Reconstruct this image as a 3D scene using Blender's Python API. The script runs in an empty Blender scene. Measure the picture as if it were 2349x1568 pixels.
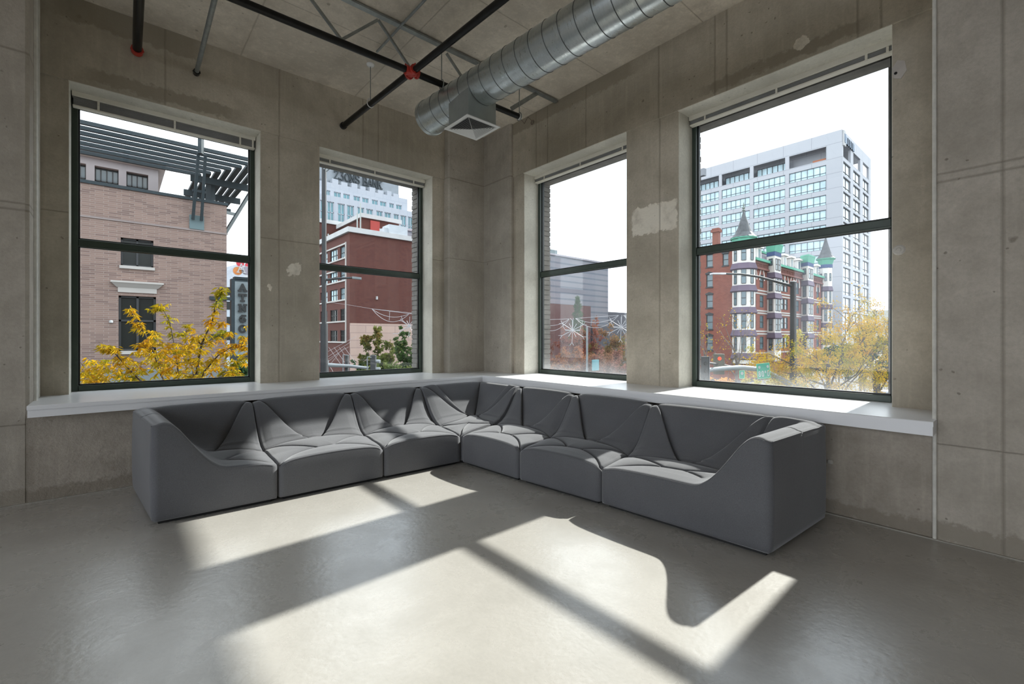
import bpy, math, random
import numpy as np
from mathutils import Vector, Matrix

# ------------------------------------------------------------------ camera, sky, sun, exposure
SC = bpy.context.scene
COL = SC.collection
FPX, YAW, HOR, CAMZ = 1050.0, math.radians(49.13), 774.0, 1.3
cd = bpy.data.cameras.new('camera'); cam = bpy.data.objects.new('camera', cd); COL.objects.link(cam)
cd.sensor_width = 36.0; cd.lens = FPX / 2349 * 36.0; cd.shift_y = (HOR - 784.0) / 2349.0
cd.clip_start = 0.05; cd.clip_end = 2000
cam.location = (0, 0, CAMZ); cam.rotation_euler = (math.pi / 2, 0, YAW - math.pi / 2)
SC.camera = cam
SC.view_settings.view_transform = 'Standard'; SC.view_settings.look = 'None'
SC.view_settings.gamma = 1.0; SC.view_settings.use_curve_mapping = False
SC.view_settings.exposure = 1.18

world = bpy.data.worlds.new('sky'); SC.world = world; world.use_nodes = True
wn = world.node_tree.nodes; wl = world.node_tree.links; wn.clear()
wo = wn.new('ShaderNodeOutputWorld'); wb = wn.new('ShaderNodeBackground')
wt = wn.new('ShaderNodeTexCoord'); wx = wn.new('ShaderNodeTexNoise'); wr = wn.new('ShaderNodeValToRGB')
wx.inputs['Scale'].default_value = 3.0; wx.inputs['Detail'].default_value = 4.0
wr.color_ramp.elements[0].position = 0.35; wr.color_ramp.elements[0].color = (0.78, 0.87, 1.0, 1)
wr.color_ramp.elements[1].position = 0.6; wr.color_ramp.elements[1].color = (0.93, 0.965, 1.0, 1)
wl.new(wt.outputs['Generated'], wx.inputs['Vector']); wl.new(wx.outputs['Fac'], wr.inputs['Fac'])
wl.new(wr.outputs['Color'], wb.inputs['Color']); wl.new(wb.outputs['Background'], wo.inputs['Surface'])
wb.inputs['Strength'].default_value = 1.35

sd = bpy.data.lights.new('sun', 'SUN'); sd.energy = 4.6; sd.angle = math.radians(0.9); sd.color = (1.0, 0.97, 0.925)
sun = bpy.data.objects.new('sun', sd); COL.objects.link(sun)
sun.location = (30, 2, 24)
sun.rotation_euler = Vector((-1.0, -0.02, -0.725)).to_track_quat('-Z', 'Y').to_euler()

# ------------------------------------------------------------------ calibrated planes of the room (metres)
XC, YC = 3.985, 5.195      # lower wall / big column faces
XS, YS = 3.834, 5.058      # front of the window ledge
XK, YK = 4.369, 5.723      # corner column faces
XP, YP = 4.439, 5.850      # pier faces
XF, YF = 4.717, 6.132      # window frames
XB, YB = 4.419, 5.831      # beams
HS, ZB, ZC, ZM = 0.777, 3.662, 4.4385, 2.263
GND = -6.2
CT, ST = math.cos(YAW), math.sin(YAW)

def ray(u, v):
    a = (u - 1174.5) / FPX
    return (CT + a * ST, ST - a * CT, (HOR - v) / FPX)
def at(axis, c, u, v=774.0):        # the point where a sight line of the survey meets the plane axis = c
    d = ray(u, v)
    t = (c - CAMZ) / d[2] if axis == 'z' else c / d[0 if axis == 'x' else 1]
    return Vector((d[0] * t, d[1] * t, CAMZ + d[2] * t))
def pt(u, v, t):
    d = ray(u, v); return Vector((d[0] * t, d[1] * t, CAMZ + d[2] * t))
X_ = lambda y, u: at('y', y, u).x
Y_ = lambda x, u: at('x', x, u).y
Z_ = lambda ax, c, u, v: at(ax, c, u, v).z

# ------------------------------------------------------------------ helpers
def tag(o, label=None, cat=None, group=None, kind=None):
    if label: o['label'] = label
    if cat: o['category'] = cat
    if group: o['group'] = group
    if kind: o['kind'] = kind
    return o
def empty(name, loc=(0, 0, 0), rz=0.0):
    o = bpy.data.objects.new(name, None); COL.objects.link(o)
    o.location = loc; o.rotation_euler = (0, 0, rz); o.empty_display_size = 0.1
    return o

class MB:
    def __init__(s): s.v = []; s.f = []; s.m = []; s.cur = 0
    def add(s, vs, fs, M=None):
        n = len(s.v)
        s.v += [tuple(M @ Vector(p)) if M else tuple(p) for p in vs]
        s.f += [tuple(i + n for i in f) for f in fs]; s.m += [s.cur] * len(fs)
        return s
    def box(s, x0, x1, y0, y1, z0, z1, M=None, ch=0.0):
        if x0 > x1: x0, x1 = x1, x0
        if y0 > y1: y0, y1 = y1, y0
        if z0 > z1: z0, z1 = z1, z0
        if ch <= 0:
            return s.add([(x0,y0,z0),(x1,y0,z0),(x1,y1,z0),(x0,y1,z0),(x0,y0,z1),(x1,y0,z1),(x1,y1,z1),(x0,y1,z1)],
                     [(0,3,2,1),(4,5,6,7),(0,1,5,4),(1,2,6,5),(2,3,7,6),(3,0,4,7)], M)
        c = min(ch, (x1-x0)/2.2, (y1-y0)/2.2, (z1-z0)/2.2)
        def ring(z, i):
            return [(x0+i+c*0,y0+i+c,z),(x0+i+c,y0+i,z),(x1-i-c,y0+i,z),(x1-i,y0+i+c,z),(x1-i,y1-i-c,z),(x1-i-c,y1-i,z),(x0+i+c,y1-i,z),(x0+i,y1-i-c,z)]
        R = [ring(z0, c*0.999), ring(z0+c, 0), ring(z1-c, 0), ring(z1, c*0.999)]
        if min(x1-x0, y1-y0) < 4.2*c: R = [ring(z0, c*0.2), ring(z0+c*.3, 0), ring(z1-c*.3, 0), ring(z1, c*0.2)]
        vs = [p for r in R for p in r]; fs = [tuple(range(7,-1,-1)), tuple(range(24,32))]
        for k in range(3):
            for i in range(8):
                j = (i+1) % 8; fs.append((8*k+i, 8*k+j, 8*k+8+j, 8*k+8+i))
        return s.add(vs, fs, M)
    def tube(s, pts, r, n=12, caps=True, closed=False):
        pts = [Vector(p) for p in pts]; N = len(pts)
        rs = r if isinstance(r, (list, tuple)) else [r] * N
        up = None; vs = []; fs = []
        for i, p in enumerate(pts):
            a = pts[(i-1) % N] if (i > 0 or closed) else p
            b = pts[(i+1) % N] if (i < N-1 or closed) else p
            d = (b - a).normalized() if (b-a).length > 1e-9 else Vector((0,0,1))
            if up is None:
                up = Vector((0,0,1)) if abs(d.z) < 0.9 else Vector((1,0,0))
            e1 = (up - d * up.dot(d))
            if e1.length < 1e-6: e1 = d.orthogonal()
            e1.normalize(); e2 = d.cross(e1); up = e1
            for k in range(n):
                t = 2*math.pi*k/n
                vs.append(p + (e1*math.cos(t) + e2*math.sin(t)) * rs[i])
        for i in range(N if closed else N-1):
            j = (i+1) % N
            for k in range(n):
                l = (k+1) % n
                fs.append((i*n+k, i*n+l, j*n+l, j*n+k))
        if caps and not closed: fs += [tuple(range(n-1,-1,-1)), tuple((N-1)*n+k for k in range(n))]
        return s.add(vs, fs)
    def bar(s, a, b, w, h, up=(0,0,1)):            # rectangular bar from a to b
        a = Vector(a); b = Vector(b); d = (b-a).normalized(); up = Vector(up)
        e = d.cross(up)
        if e.length < 1e-5: e = d.orthogonal()
        e.normalize(); g = e.cross(d)
        vs = []
        for p in (a, b):
            for sx, sz in ((-1,-1),(1,-1),(1,1),(-1,1)): vs.append(p + e*sx*w/2 + g*sz*h/2)
        return s.add(vs, [(3,2,1,0),(4,5,6,7),(0,1,5,4),(1,2,6,5),(2,3,7,6),(3,0,4,7)])
    def lathe(s, prof, c, n=24, M=None, closed_ends=True):      # prof: (r, z)
        vs = []; fs = []
        for r, z in prof:
            for k in range(n):
                t = 2*math.pi*k/n; vs.append((c[0]+r*math.cos(t), c[1]+r*math.sin(t), c[2]+z))
        for i in range(len(prof)-1):
            for k in range(n):
                l = (k+1) % n; fs.append((i*n+k, i*n+l, (i+1)*n+l, (i+1)*n+k))
        if closed_ends: fs += [tuple(range(n-1,-1,-1)), tuple((len(prof)-1)*n+k for k in range(n))]
        return s.add(vs, fs, M)
    def prism(s, poly, fn, d0, d1):                # 2D polygon extruded; fn(a, b, d) -> point
        n = len(poly)
        vs = [fn(a, b, d0) for a, b in poly] + [fn(a, b, d1) for a, b in poly]
        fs = [tuple(range(n-1,-1,-1)), tuple(range(n, 2*n))] + [(i, (i+1)%n, n+(i+1)%n, n+i) for i in range(n)]
        return s.add(vs, fs)
    def build(s, name, mats, parent=None, smooth=False, fix=True):
        me = bpy.data.meshes.new(name)
        org = Vector((0,0,0))
        if parent is not None: org = parent.matrix_basis.copy()
        vs = s.v
        if parent is not None:
            P = parent; M = Matrix.Identity(4)
            while P is not None: M = P.matrix_basis @ M; P = P.parent
            Mi = M.inverted(); vs = [tuple(Mi @ Vector(p)) for p in s.v]
        me.from_pydata(vs, [], s.f)
        if not isinstance(mats, (list, tuple)): mats = [mats]
        for m in mats: me.materials.append(m)
        if len(mats) > 1: me.polygons.foreach_set('material_index', s.m)
        if fix:
            import bmesh
            b = bmesh.new(); b.from_mesh(me); bmesh.ops.recalc_face_normals(b, faces=b.faces[:]); b.to_mesh(me); b.free()
        if smooth:
            me.polygons.foreach_set('use_smooth', [True]*len(me.polygons))
            if smooth != 'all' and hasattr(me, 'set_sharp_from_angle'): me.set_sharp_from_angle(angle=math.radians(40))
        me.update()
        o = bpy.data.objects.new(name, me); COL.objects.link(o)
        if parent is not None: o.parent = parent
        return o

def wbox(mb, wall, s0, s1, d0, d1, z0, z1, ch=0.0):          # wall-relative box: 'L' runs in x, 'R' runs in y
    if wall == 'L': return mb.box(s0, s1, d0, d1, z0, z1, ch=ch)
    return mb.box(d0, d1, s0, s1, z0, z1, ch=ch)

# ------------------------------------------------------------------ materials
class NT:
    def __init__(s, name):
        s.mat = bpy.data.materials.new(name); s.mat.use_nodes = True
        s.n = s.mat.node_tree.nodes; s.l = s.mat.node_tree.links; s.n.clear()
        s.out = s.n.new('ShaderNodeOutputMaterial'); s._tc = None
    def tc(s):
        if s._tc is None: s._tc = s.n.new('ShaderNodeTexCoord')
        return s._tc.outputs['Object']
    def put(s, sock, v):
        if hasattr(v, 'is_linked') or hasattr(v, 'links'): s.l.new(v, sock)
        else: sock.default_value = v
    def noise(s, scale, detail=4, rough=0.55, vec=None, dist=0.0, col=False):
        x = s.n.new('ShaderNodeTexNoise'); s.l.new(vec or s.tc(), x.inputs['Vector'])
        x.inputs['Scale'].default_value = scale; x.inputs['Detail'].default_value = detail
        x.inputs['Roughness'].default_value = rough; x.inputs['Distortion'].default_value = dist
        return x.outputs['Color' if col else 'Fac']
    def voro(s, scale, vec=None, feature='F1'):
        x = s.n.new('ShaderNodeTexVoronoi'); x.feature = feature; s.l.new(vec or s.tc(), x.inputs['Vector'])
        x.inputs['Scale'].default_value = scale; return x.outputs['Distance']
    def scale(s, v, vec=None):
        x = s.n.new('ShaderNodeMapping'); s.l.new(vec or s.tc(), x.inputs['Vector']); x.inputs['Scale'].default_value = v
        return x.outputs['Vector']
    def ramp(s, fac, *st):
        x = s.n.new('ShaderNodeMapRange'); x.clamp = True
        s.put(x.inputs['Value'], fac)
        x.inputs['From Min'].default_value = st[0]; x.inputs['From Max'].default_value = st[1]
        x.inputs['To Min'].default_value = st[2] if len(st) > 2 else 0.0; x.inputs['To Max'].default_value = st[3] if len(st) > 3 else 1.0
        return x.outputs['Result']
    def math(s, op, a, b=0.0):
        x = s.n.new('ShaderNodeMath'); x.operation = op; s.put(x.inputs[0], a); s.put(x.inputs[1], b); return x.outputs[0]
    def mix(s, fac, a, b, mode='MIX'):
        x = s.n.new('ShaderNodeMix'); x.data_type = 'RGBA'; x.blend_type = mode
        s.put(x.inputs[0], fac)
        for i, c in ((6, a), (7, b)):
            if isinstance(c, (tuple, list)): c = (*c[:3], 1)
            s.put(x.inputs[i], c)
        return x.outputs[2]
    def sep(s, vec=None):
        x = s.n.new('ShaderNodeSeparateXYZ'); s.l.new(vec or s.tc(), x.inputs[0]); return x.outputs
    def bump(s, h, strength=0.3, dist=0.01):
        x = s.n.new('ShaderNodeBump'); s.l.new(h, x.inputs['Height'])
        x.inputs['Strength'].default_value = strength; x.inputs['Distance'].default_value = dist; return x.outputs['Normal']
    def bsdf(s, color, rough=0.5, metal=0.0, normal=None, **kw):
        p = s.n.new('ShaderNodeBsdfPrincipled')
        if isinstance(color, (tuple, list)): color = (*color[:3], 1)
        s.put(p.inputs['Base Color'], color); s.put(p.inputs['Roughness'], rough); s.put(p.inputs['Metallic'], metal)
        for k, v in kw.items(): s.put(p.inputs[k.replace('_', ' ')], v)
        if normal is not None: s.l.new(normal, p.inputs['Normal'])
        s.l.new(p.outputs[0], s.out.inputs['Surface']); return p

def simple(name, c, rough=0.5, metal=0.0, vary=0.12, scale=8, bump=0.0, **kw):
    t = NT(name); n = t.noise(scale, 4)
    col = t.mix(t.ramp(n, 0.3, 0.7), tuple(x*(1-vary) for x in c), tuple(min(1, x*(1+vary)) for x in c))
    t.bsdf(col, rough, metal, normal=(t.bump(t.noise(scale*12, 3), bump, 0.004) if bump else None), **kw)
    return t.mat

def concrete(name, base, lines=(), patches=(), stains=(), rough_bump=0.55, mottling=1.0, board=None):
    """lines: (axis, c, halfwidth) dark formwork joints; patches: (axisA, a0, a1, z0, z1) light repair; stains: darker damp"""
    t = NT(name)
    big = t.noise(0.9, 5, 0.6, dist=0.4); mid = t.noise(4.5, 6, 0.65); fine = t.noise(45, 5, 0.7)
    strk = t.noise(3.0, 5, 0.6, vec=t.scale((6, 6, 0.35)))
    b = base
    c = t.mix(t.ramp(big, 0.35, 0.68), (b[0]*0.72, b[1]*0.71, b[2]*0.69), (b[0]*1.12, b[1]*1.11, b[2]*1.09))
    c = t.mix(t.math('MULTIPLY', t.ramp(mid, 0.45, 0.68), 0.5*mottling), c, (b[0]*0.66, b[1]*0.64, b[2]*0.61))
    c = t.mix(t.math('MULTIPLY', t.ramp(strk, 0.52, 0.75), 0.28*mottling), c, (b[0]*1.25, b[1]*1.24, b[2]*1.2))
    c = t.mix(t.math('MULTIPLY', t.ramp(fine, 0.4, 0.7), 0.34), c, (b[0]*0.6, b[1]*0.6, b[2]*0.58))
    # bug holes and chips
    wv = t.n.new('ShaderNodeMix'); wv.data_type = 'VECTOR'; wv.inputs[0].default_value = 0.08
    t.l.new(t.tc(), wv.inputs[4]); t.l.new(t.noise(6, 3, col=True), wv.inputs[5]); warped = wv.outputs[1]
    h1 = t.ramp(t.voro(13.0, warped), 0.05, 0.10, 1, 0); gate = t.ramp(t.noise(1.7, 2), 0.5, 0.56)
    h2 = t.ramp(t.voro(3.1, warped), 0.03, 0.055, 1, 0)
    holes = t.math('MAXIMUM', t.math('MULTIPLY', h1, gate), h2)
    c = t.mix(t.math('MULTIPLY', holes, 0.7), c, (b[0]*0.42, b[1]*0.40, b[2]*0.37))
    s = t.sep(); ax = {'x': s[0], 'y': s[1], 'z': s[2]}
    wob = t.math('MULTIPLY', t.math('SUBTRACT', mid, 0.5), 0.03)
    edge = t.math('MULTIPLY', t.math('SUBTRACT', t.noise(14, 5, 0.7), 0.5), 0.16)
    for i, (a, z0, z1, p0, p1) in enumerate(stains):           # damp band along height with a ragged edge
        m = t.math('MULTIPLY', t.ramp(t.math('ADD', ax['z'], edge), z0-0.012, z0+0.012), t.ramp(t.math('ADD', ax['z'], edge), z1+0.012, z1-0.012))
        m = t.math('MULTIPLY', m, t.math('MULTIPLY', t.ramp(t.math('ADD', ax[a], edge), p0-0.1, p0+0.1), t.ramp(t.math('ADD', ax[a], edge), p1+0.1, p1-0.1)))
        c = t.mix(t.math('MULTIPLY', m, 0.75), c, (b[0]*0.55, b[1]*0.53, b[2]*0.49))
    for (a, p0, p1, z0, z1) in patches:
        e2 = t.math('MULTIPLY', edge, 0.8)
        ca, wa = (p0+p1)/2, (p1-p0)/2; cz, wz = (z0+z1)/2, (z1-z0)/2
        da = t.math('DIVIDE', t.math('ABSOLUTE', t.math('SUBTRACT', t.math('ADD', ax[a], e2), ca)), wa)
        dz = t.math('DIVIDE', t.math('ABSOLUTE', t.math('SUBTRACT', t.math('ADD', ax['z'], e2), cz)), wz)
        if p1 - p0 < 0.25: m = t.ramp(t.math('ADD', t.math('POWER', da, 2.0), t.math('POWER', dz, 2.0)), 1.05, 0.85)
        else: m = t.ramp(t.math('MAXIMUM', da, dz), 1.03, 0.96)
        m = t.math('MULTIPLY', m, t.ramp(mid, 0.33, 0.5, 0.35, 0.9))
        c = t.mix(m, c, (b[0]*1.55+0.03, b[1]*1.6+0.03, b[2]*1.65+0.03))
    for (a, p, w) in lines:
        m = t.ramp(t.math('ABSOLUTE', t.math('SUBTRACT', t.math('ADD', ax[a], t.math('MULTIPLY', wob, 0.25)), p)), 0.0, w, 1, 0)
        c = t.mix(t.math('MULTIPLY', m, 0.55), c, (b[0]*0.45, b[1]*0.43, b[2]*0.40))
        holes = t.math('MAXIMUM', holes, m)
    hgt = t.math('ADD', t.math('MULTIPLY', fine, 0.35), t.math('MULTIPLY', t.noise(16, 6, 0.7), 0.9))
    hgt = t.math('SUBTRACT', hgt, t.math('MULTIPLY', holes, 0.8))
    t.bsdf(c, 0.82, 0, normal=t.bump(hgt, rough_bump, 0.012), Specular_IOR_Level=0.25)
    return t.mat

CB = (0.525, 0.472, 0.385)
def pr(axis, c, uvs):      # positions along a wall from sight lines
    k = 0 if axis == 'y' else 1
    return [at(axis, c, u)[k] for u in uvs]
LJ = pr('y', YB, (379, 641, 833, 868)); RJ = pr('x', XB, (1230, 1256, 1344, 1511, 1640, 1667, 1968, 2022))
PA = (Y_(XP, 1450), Y_(XP, 1553))
M_WL = concrete('board_formed_concrete_left', CB, [('x', x, 0.012) for x in LJ] + [('z', 2.45, 0.008)],
        [('x', X_(YP, 660), X_(YP, 692), Z_('y', YP, 675, 633), Z_('y', YP, 675, 603)), ('x', X_(YP, 613), X_(YP, 624), 1.83, 1.93)],
        [('x', 3.70, 3.83, -0.2, 1.0), ('x', 4.22, 4.5, -0.4, 0.7), ('x', 0.0, 0.14, -0.6, 2.6)])
M_WR = concrete('board_formed_concrete_right', CB, [('y', y, 0.012) for y in RJ],
        [('y', PA[1], PA[0], Z_('x', XP, 1500, 533), Z_('x', XP, 1500, 468)), ('y', Y_(XB, 1856), Y_(XB, 1820), Z_('x', XB, 1840, 113), Z_('x', XB, 1840, 82))],
        [('y', 3.70, 3.80, 0.9, 2.2), ('y', 4.27, 4.5, 3.0, 5.2)])
M_COLS = concrete('rough_column_concrete', (0.47, 0.428, 0.37), [('y', Y_(XC, 2301), 0.012), ('z', Z_('x', XC, 2250, 400), 0.012), ('z', Z_('y', YC, 40, 115), 0.014), ('z', Z_('y', YC, 40, 465), 0.010), ('z', 0.62, 0.006)],
        [], [('z', 0.0, 0.12, -9, 9)], rough_bump=0.6)
M_CRNR = concrete('corner_column_concrete', (0.47, 0.43, 0.37), [('z', Z_('y', YK, 1060, 414), 0.012), ('z', Z_('y', YK, 1060, 595), 0.006)], [], [])
M_LOW = concrete('rough_lower_wall_concrete', (0.42, 0.375, 0.32), [], [], [('x', 0.0, 0.10, -9, 9)], rough_bump=0.9, mottling=1.5)
M_CEIL = concrete('ceiling_concrete', (0.73, 0.66, 0.56), [('x', 1.05, 0.01), ('x', 2.35, 0.01), ('x', 3.55, 0.008), ('y', 4.62, 0.008), ('y', 3.42, 0.008), ('y', 2.2, 0.008)], rough_bump=0.5, mottling=1.3)

def floor_material():
    t = NT('polished_concrete_floor')
    big = t.noise(0.55, 6, 0.6, dist=0.6); mid = t.noise(3.2, 7, 0.7, dist=0.3); fine = t.noise(60, 4, 0.6)
    c = t.mix(t.ramp(big, 0.32, 0.7), (0.40, 0.380, 0.345), (0.475, 0.456, 0.42))
    c = t.mix(t.math('MULTIPLY', t.ramp(mid, 0.42, 0.7), 0.35), c, (0.29, 0.272, 0.24))
    c = t.mix(t.math('MULTIPLY', t.ramp(fine, 0.4, 0.7), 0.12), c, (0.22, 0.21, 0.19))
    bx = t.voro(42, feature='SMOOTH_F1')
    hg = t.math('ADD', t.math('MULTIPLY', bx, 0.6), t.math('MULTIPLY', t.noise(24, 4, 0.6, dist=0.5), 0.9))
    hg = t.math('ADD', hg, t.math('MULTIPLY', fine, 0.15))
    rg = t.ramp(mid, 0.3, 0.75, 0.23, 0.35)
    t.bsdf(c, rg, 0, normal=t.bump(hg, 0.15, 0.006), Specular_IOR_Level=0.75, Coat_Weight=0.22, Coat_Roughness=0.28)
    return t.mat
M_FLOOR = floor_material()
M_SILL = simple('white_painted_ledge', (0.80, 0.80, 0.81), 0.26, vary=0.02, scale=3)
M_FRAME = simple('dark_green_frame_paint', (0.042, 0.060, 0.047), 0.38, vary=0.1)
M_GASKET = simple('black_gasket', (0.012, 0.013, 0.014), 0.5)
M_JAMB = simple('pale_caulk', (0.62, 0.60, 0.54), 0.7, vary=0.1, scale=20, bump=0.3)
M_REVEAL = concrete('plastered_lit_reveal_concrete', (0.78, 0.755, 0.67), rough_bump=0.2, mottling=0.6)  # paler than the walls, strong window light put into the colour

def glass_material(name, haze):
    t = NT(name)
    tr = t.n.new('ShaderNodeBsdfTransparent'); tr.inputs[0].default_value = (0.965, 0.985, 0.98, 1)
    gl = t.n.new('ShaderNodeBsdfGlossy'); gl.inputs['Roughness'].default_value = 0.02
    lw = t.n.new('ShaderNodeLayerWeight'); lw.inputs['Blend'].default_value = 0.5
    m1 = t.n.new('ShaderNodeMixShader'); t.l.new(t.math('ADD', t.math('MULTIPLY', t.math('POWER', lw.outputs['Facing'], 4.0), 0.7), 0.03), m1.inputs[0])
    t.l.new(tr.outputs[0], m1.inputs[1]); t.l.new(gl.outputs[0], m1.inputs[2])
    last = m1.outputs[0]
    if haze > 0:            # dried dust film, thickest along the bottom of the pane
        df = t.n.new('ShaderNodeBsdfTranslucent'); df.inputs[0].default_value = (0.82, 0.86, 0.9, 1)
        z = t.sep()[2]
        g = t.ramp(t.math('ADD', z, t.math('MULTIPLY', t.noise(5, 5, 0.6), 0.22)), 1.25, 0.86, 0.0, 1.0)
        g = t.math('POWER', g, 2.0)
        f = t.math('ADD', t.math('MULTIPLY', g, 0.09*haze), t.math('MULTIPLY', t.ramp(t.noise(1.3, 4), 0.4, 0.7), 0.012*haze))
        m2 = t.n.new('ShaderNodeMixShader'); t.l.new(f, m2.inputs[0]); t.l.new(last, m2.inputs[1]); t.l.new(df.outputs[0], m2.inputs[2])
        last = m2.outputs[0]
    t.l.new(last, t.out.inputs['Surface'])
    return t.mat
M_GLASS = glass_material('clear_window_glass', 0.0); M_GLASSD = glass_material('dusty_window_glass', 1.0)

# ------------------------------------------------------------------ room shell
def build(mb, name, mat, **kw):
    p = kw.pop('parent', None); sm = kw.pop('smooth', False)
    o = mb.build(name, mat, p, smooth=sm); tag(o, **kw); return o
S = dict(kind='structure')
BX, BY = -7.0, -7.0
f = MB(); f.box(BX, XC+0.9, BY, YC+1.0, -0.3, 0.0); build(f, 'floor', M_FLOOR, label='polished grey concrete floor with sunlit patches', **S)
f = MB(); f.box(BX, XC+0.3, BY-0.3, BY, 0, ZC); build(f, 'wall_back', M_COLS, label='plain concrete wall behind the viewer', **S)
f = MB(); f.box(BX, XF+0.5, BY, YF+0.5, ZC, ZC+0.35); build(f, 'ceiling', M_CEIL, label='bare board-formed concrete ceiling slab', **S)

# window openings: (s0, s1) along the wall
W1 = (-0.330, 1.254); W2 = (1.905, 3.519); W3 = (3.116, 4.866); W4 = (0.735, 2.476)
XL0 = -0.515                                    # right side of the left column
XKL = 3.715; YKR = 5.085                        # corner column extents
DW = 0.10
def wall(side):
    L = side == 'L'
    P, F, B, C_, K = (YP, YF, YB, YC, YK) if L else (XP, XF, XB, XC, XK)
    lo = -0.515 if L else 0.453
    hi = 5.2 if L else 6.3
    A, Bw = (W1, W2) if L else (W4, W3)
    o = MB()
    out = F + 0.10
    for s0, s1 in ((lo-0.3, A[0]), (A[1], Bw[0]), (Bw[1], hi)):        # piers
        wbox(o, side, s0, s1, P, out, HS-0.1, ZB)
    wbox(o, side, lo-0.3, hi, B, out, ZB, ZC+0.02)                   # beam over the windows
    wbox(o, side, lo, hi, P-0.0, out, -0.3, HS-0.1)
    o = build(o, 'wall_left' if L else 'wall_right', M_WL if L else M_WR, label='concrete window wall %s with piers and a deep beam' % ('on the left' if L else 'on the right'), **S)
    # reveal skins inside each opening (plastered faces), strong light put into their pale colour
    r = MB()
    for s0, s1 in (A, Bw):
        wbox(r, side, s0-0.01, s0+0.004, P+0.004, F+0.02, HS, ZB); wbox(r, side, s1-0.004, s1+0.01, P+0.004, F+0.02, HS, ZB)
        wbox(r, side, s0, s1, B+0.004, F+0.02, ZB-0.004, ZB+0.01)
    build(r, 'trim_1' if L else 'trim_2', M_REVEAL, label='plastered reveals, strong light put into their pale colour, inside the %s window openings' % ('left' if L else 'right'), **S)
wall('L'); wall('R')
# lower wall carrying the ledge
f = MB(); f.box(XL0-0.02, XC+0.1, YC+0.004, YP+0.2, -0.3, 0.70); build(f, 'wall_lower_left', M_LOW, label='rough concrete lower wall under the ledge on the left', **S)
f = MB(); f.box(XC+0.012, XP+0.2, 0.3, YC+0.2, -0.3, 0.70); build(f, 'wall_lower_right', M_LOW, label='rough concrete lower wall under the ledge on the right', **S)
def chamfer_col(pts, name, mat, label):
    m = MB(); n = len(pts)
    m.add([(x, y, -0.3) for x, y in pts] + [(x, y, ZC+0.02) for x, y in pts], [tuple(range(n-1,-1,-1)), tuple(range(n,2*n))] + [(i,(i+1)%n,n+(i+1)%n,n+i) for i in range(n)])
    return build(m, name, mat, label=label, **S)
c = 0.022
chamfer_col([(BX, YC), (XL0-c, YC), (XL0, YC+c), (XL0, YP+0.4), (BX, YP+0.4)], 'wall_column_left', M_COLS, 'rough concrete column face at the left edge')
ye = 0.453
chamfer_col([(XC, BY), (XP+0.4, BY), (XP+0.4, ye), (XC+c, ye), (XC, ye-c)], 'wall_column_right', M_COLS, 'pitted concrete column face at the right edge')
chamfer_col([(XKL, YP+0.05), (XKL, YK+c), (XKL+c, YK), (XK, YK), (XK, YKR+c), (XK+c, YKR), (XP+0.05, YKR), (XP+0.05, YP+0.05)], 'wall_corner_column', M_CRNR, 'L-shaped concrete column in the far room corner')
# pale bead beside the big columns
f = MB(); f.tube([(XC+0.004, ye-0.004, 0), (XC+0.004, ye-0.004, ZC)], 0.011, 8); build(f, 'trim_3', M_JAMB, label='pale plaster bead on the right column edge', smooth=True, **S)
f = MB(); f.box(XL0-0.001, XL0+0.006, YC+0.30, YC+0.62, HS, ZC); f.tube([(XL0+0.002, YC+0.28, HS), (XL0+0.002, YC+0.28, ZC)], 0.02, 8); build(f, 'trim_4', M_JAMB, label='pale plaster strip on the left column side', smooth=True, **S)
# ledge (window seat board) in an L
lg = empty('trim_5', (0, 0, 0)); tag(lg, 'white L-shaped window ledge running under all four windows', kind='structure')
m = MB(); zt = HS - 0.0; zs = HS - 0.032
poly = [(XL0, YS), (XS, YS), (XS, 0.437), (XP+0.5, 0.437), (XP+0.5, YP+0.35), (XL0, YP+0.35)]
n = 6
m.add([(x,y,zs) for x,y in poly]+[(x,y,zt-0.004) for x,y in poly]+[(x+(0.004 if (x,y)==(XS,0.437) or x==XS else 0), y+(0.004 if y==YS else 0), zt) for x,y in poly],
      [tuple(range(5,-1,-1)), tuple(range(12,18))] + [(i,(i+1)%6,6+(i+1)%6,6+i) for i in range(6)] + [(6+i,6+(i+1)%6,12+(i+1)%6,12+i) for i in range(6)])
build(m, 'ledge_board', M_SILL, parent=lg)
m = MB(); m.box(XL0+0.003, XS+0.008, YS+0.008, YC+0.05, 0.686, zs); m.box(XS+0.008, XC+0.06, 0.440, YS+0.008, 0.686, zs); build(m, 'ledge_apron', M_SILL, parent=lg)
# floor edge grout lines
f = MB(); f.box(BX, XC, YC-0.012, YC+0.01, 0, 0.008); f.box(XC-0.012, XC+0.02, BY, YC, 0, 0.008)
build(f, 'baseboard_left', simple('pale_grout', (0.30, 0.28, 0.24), 0.8), label='thin pale grout line along the foot of the walls', **S)

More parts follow.
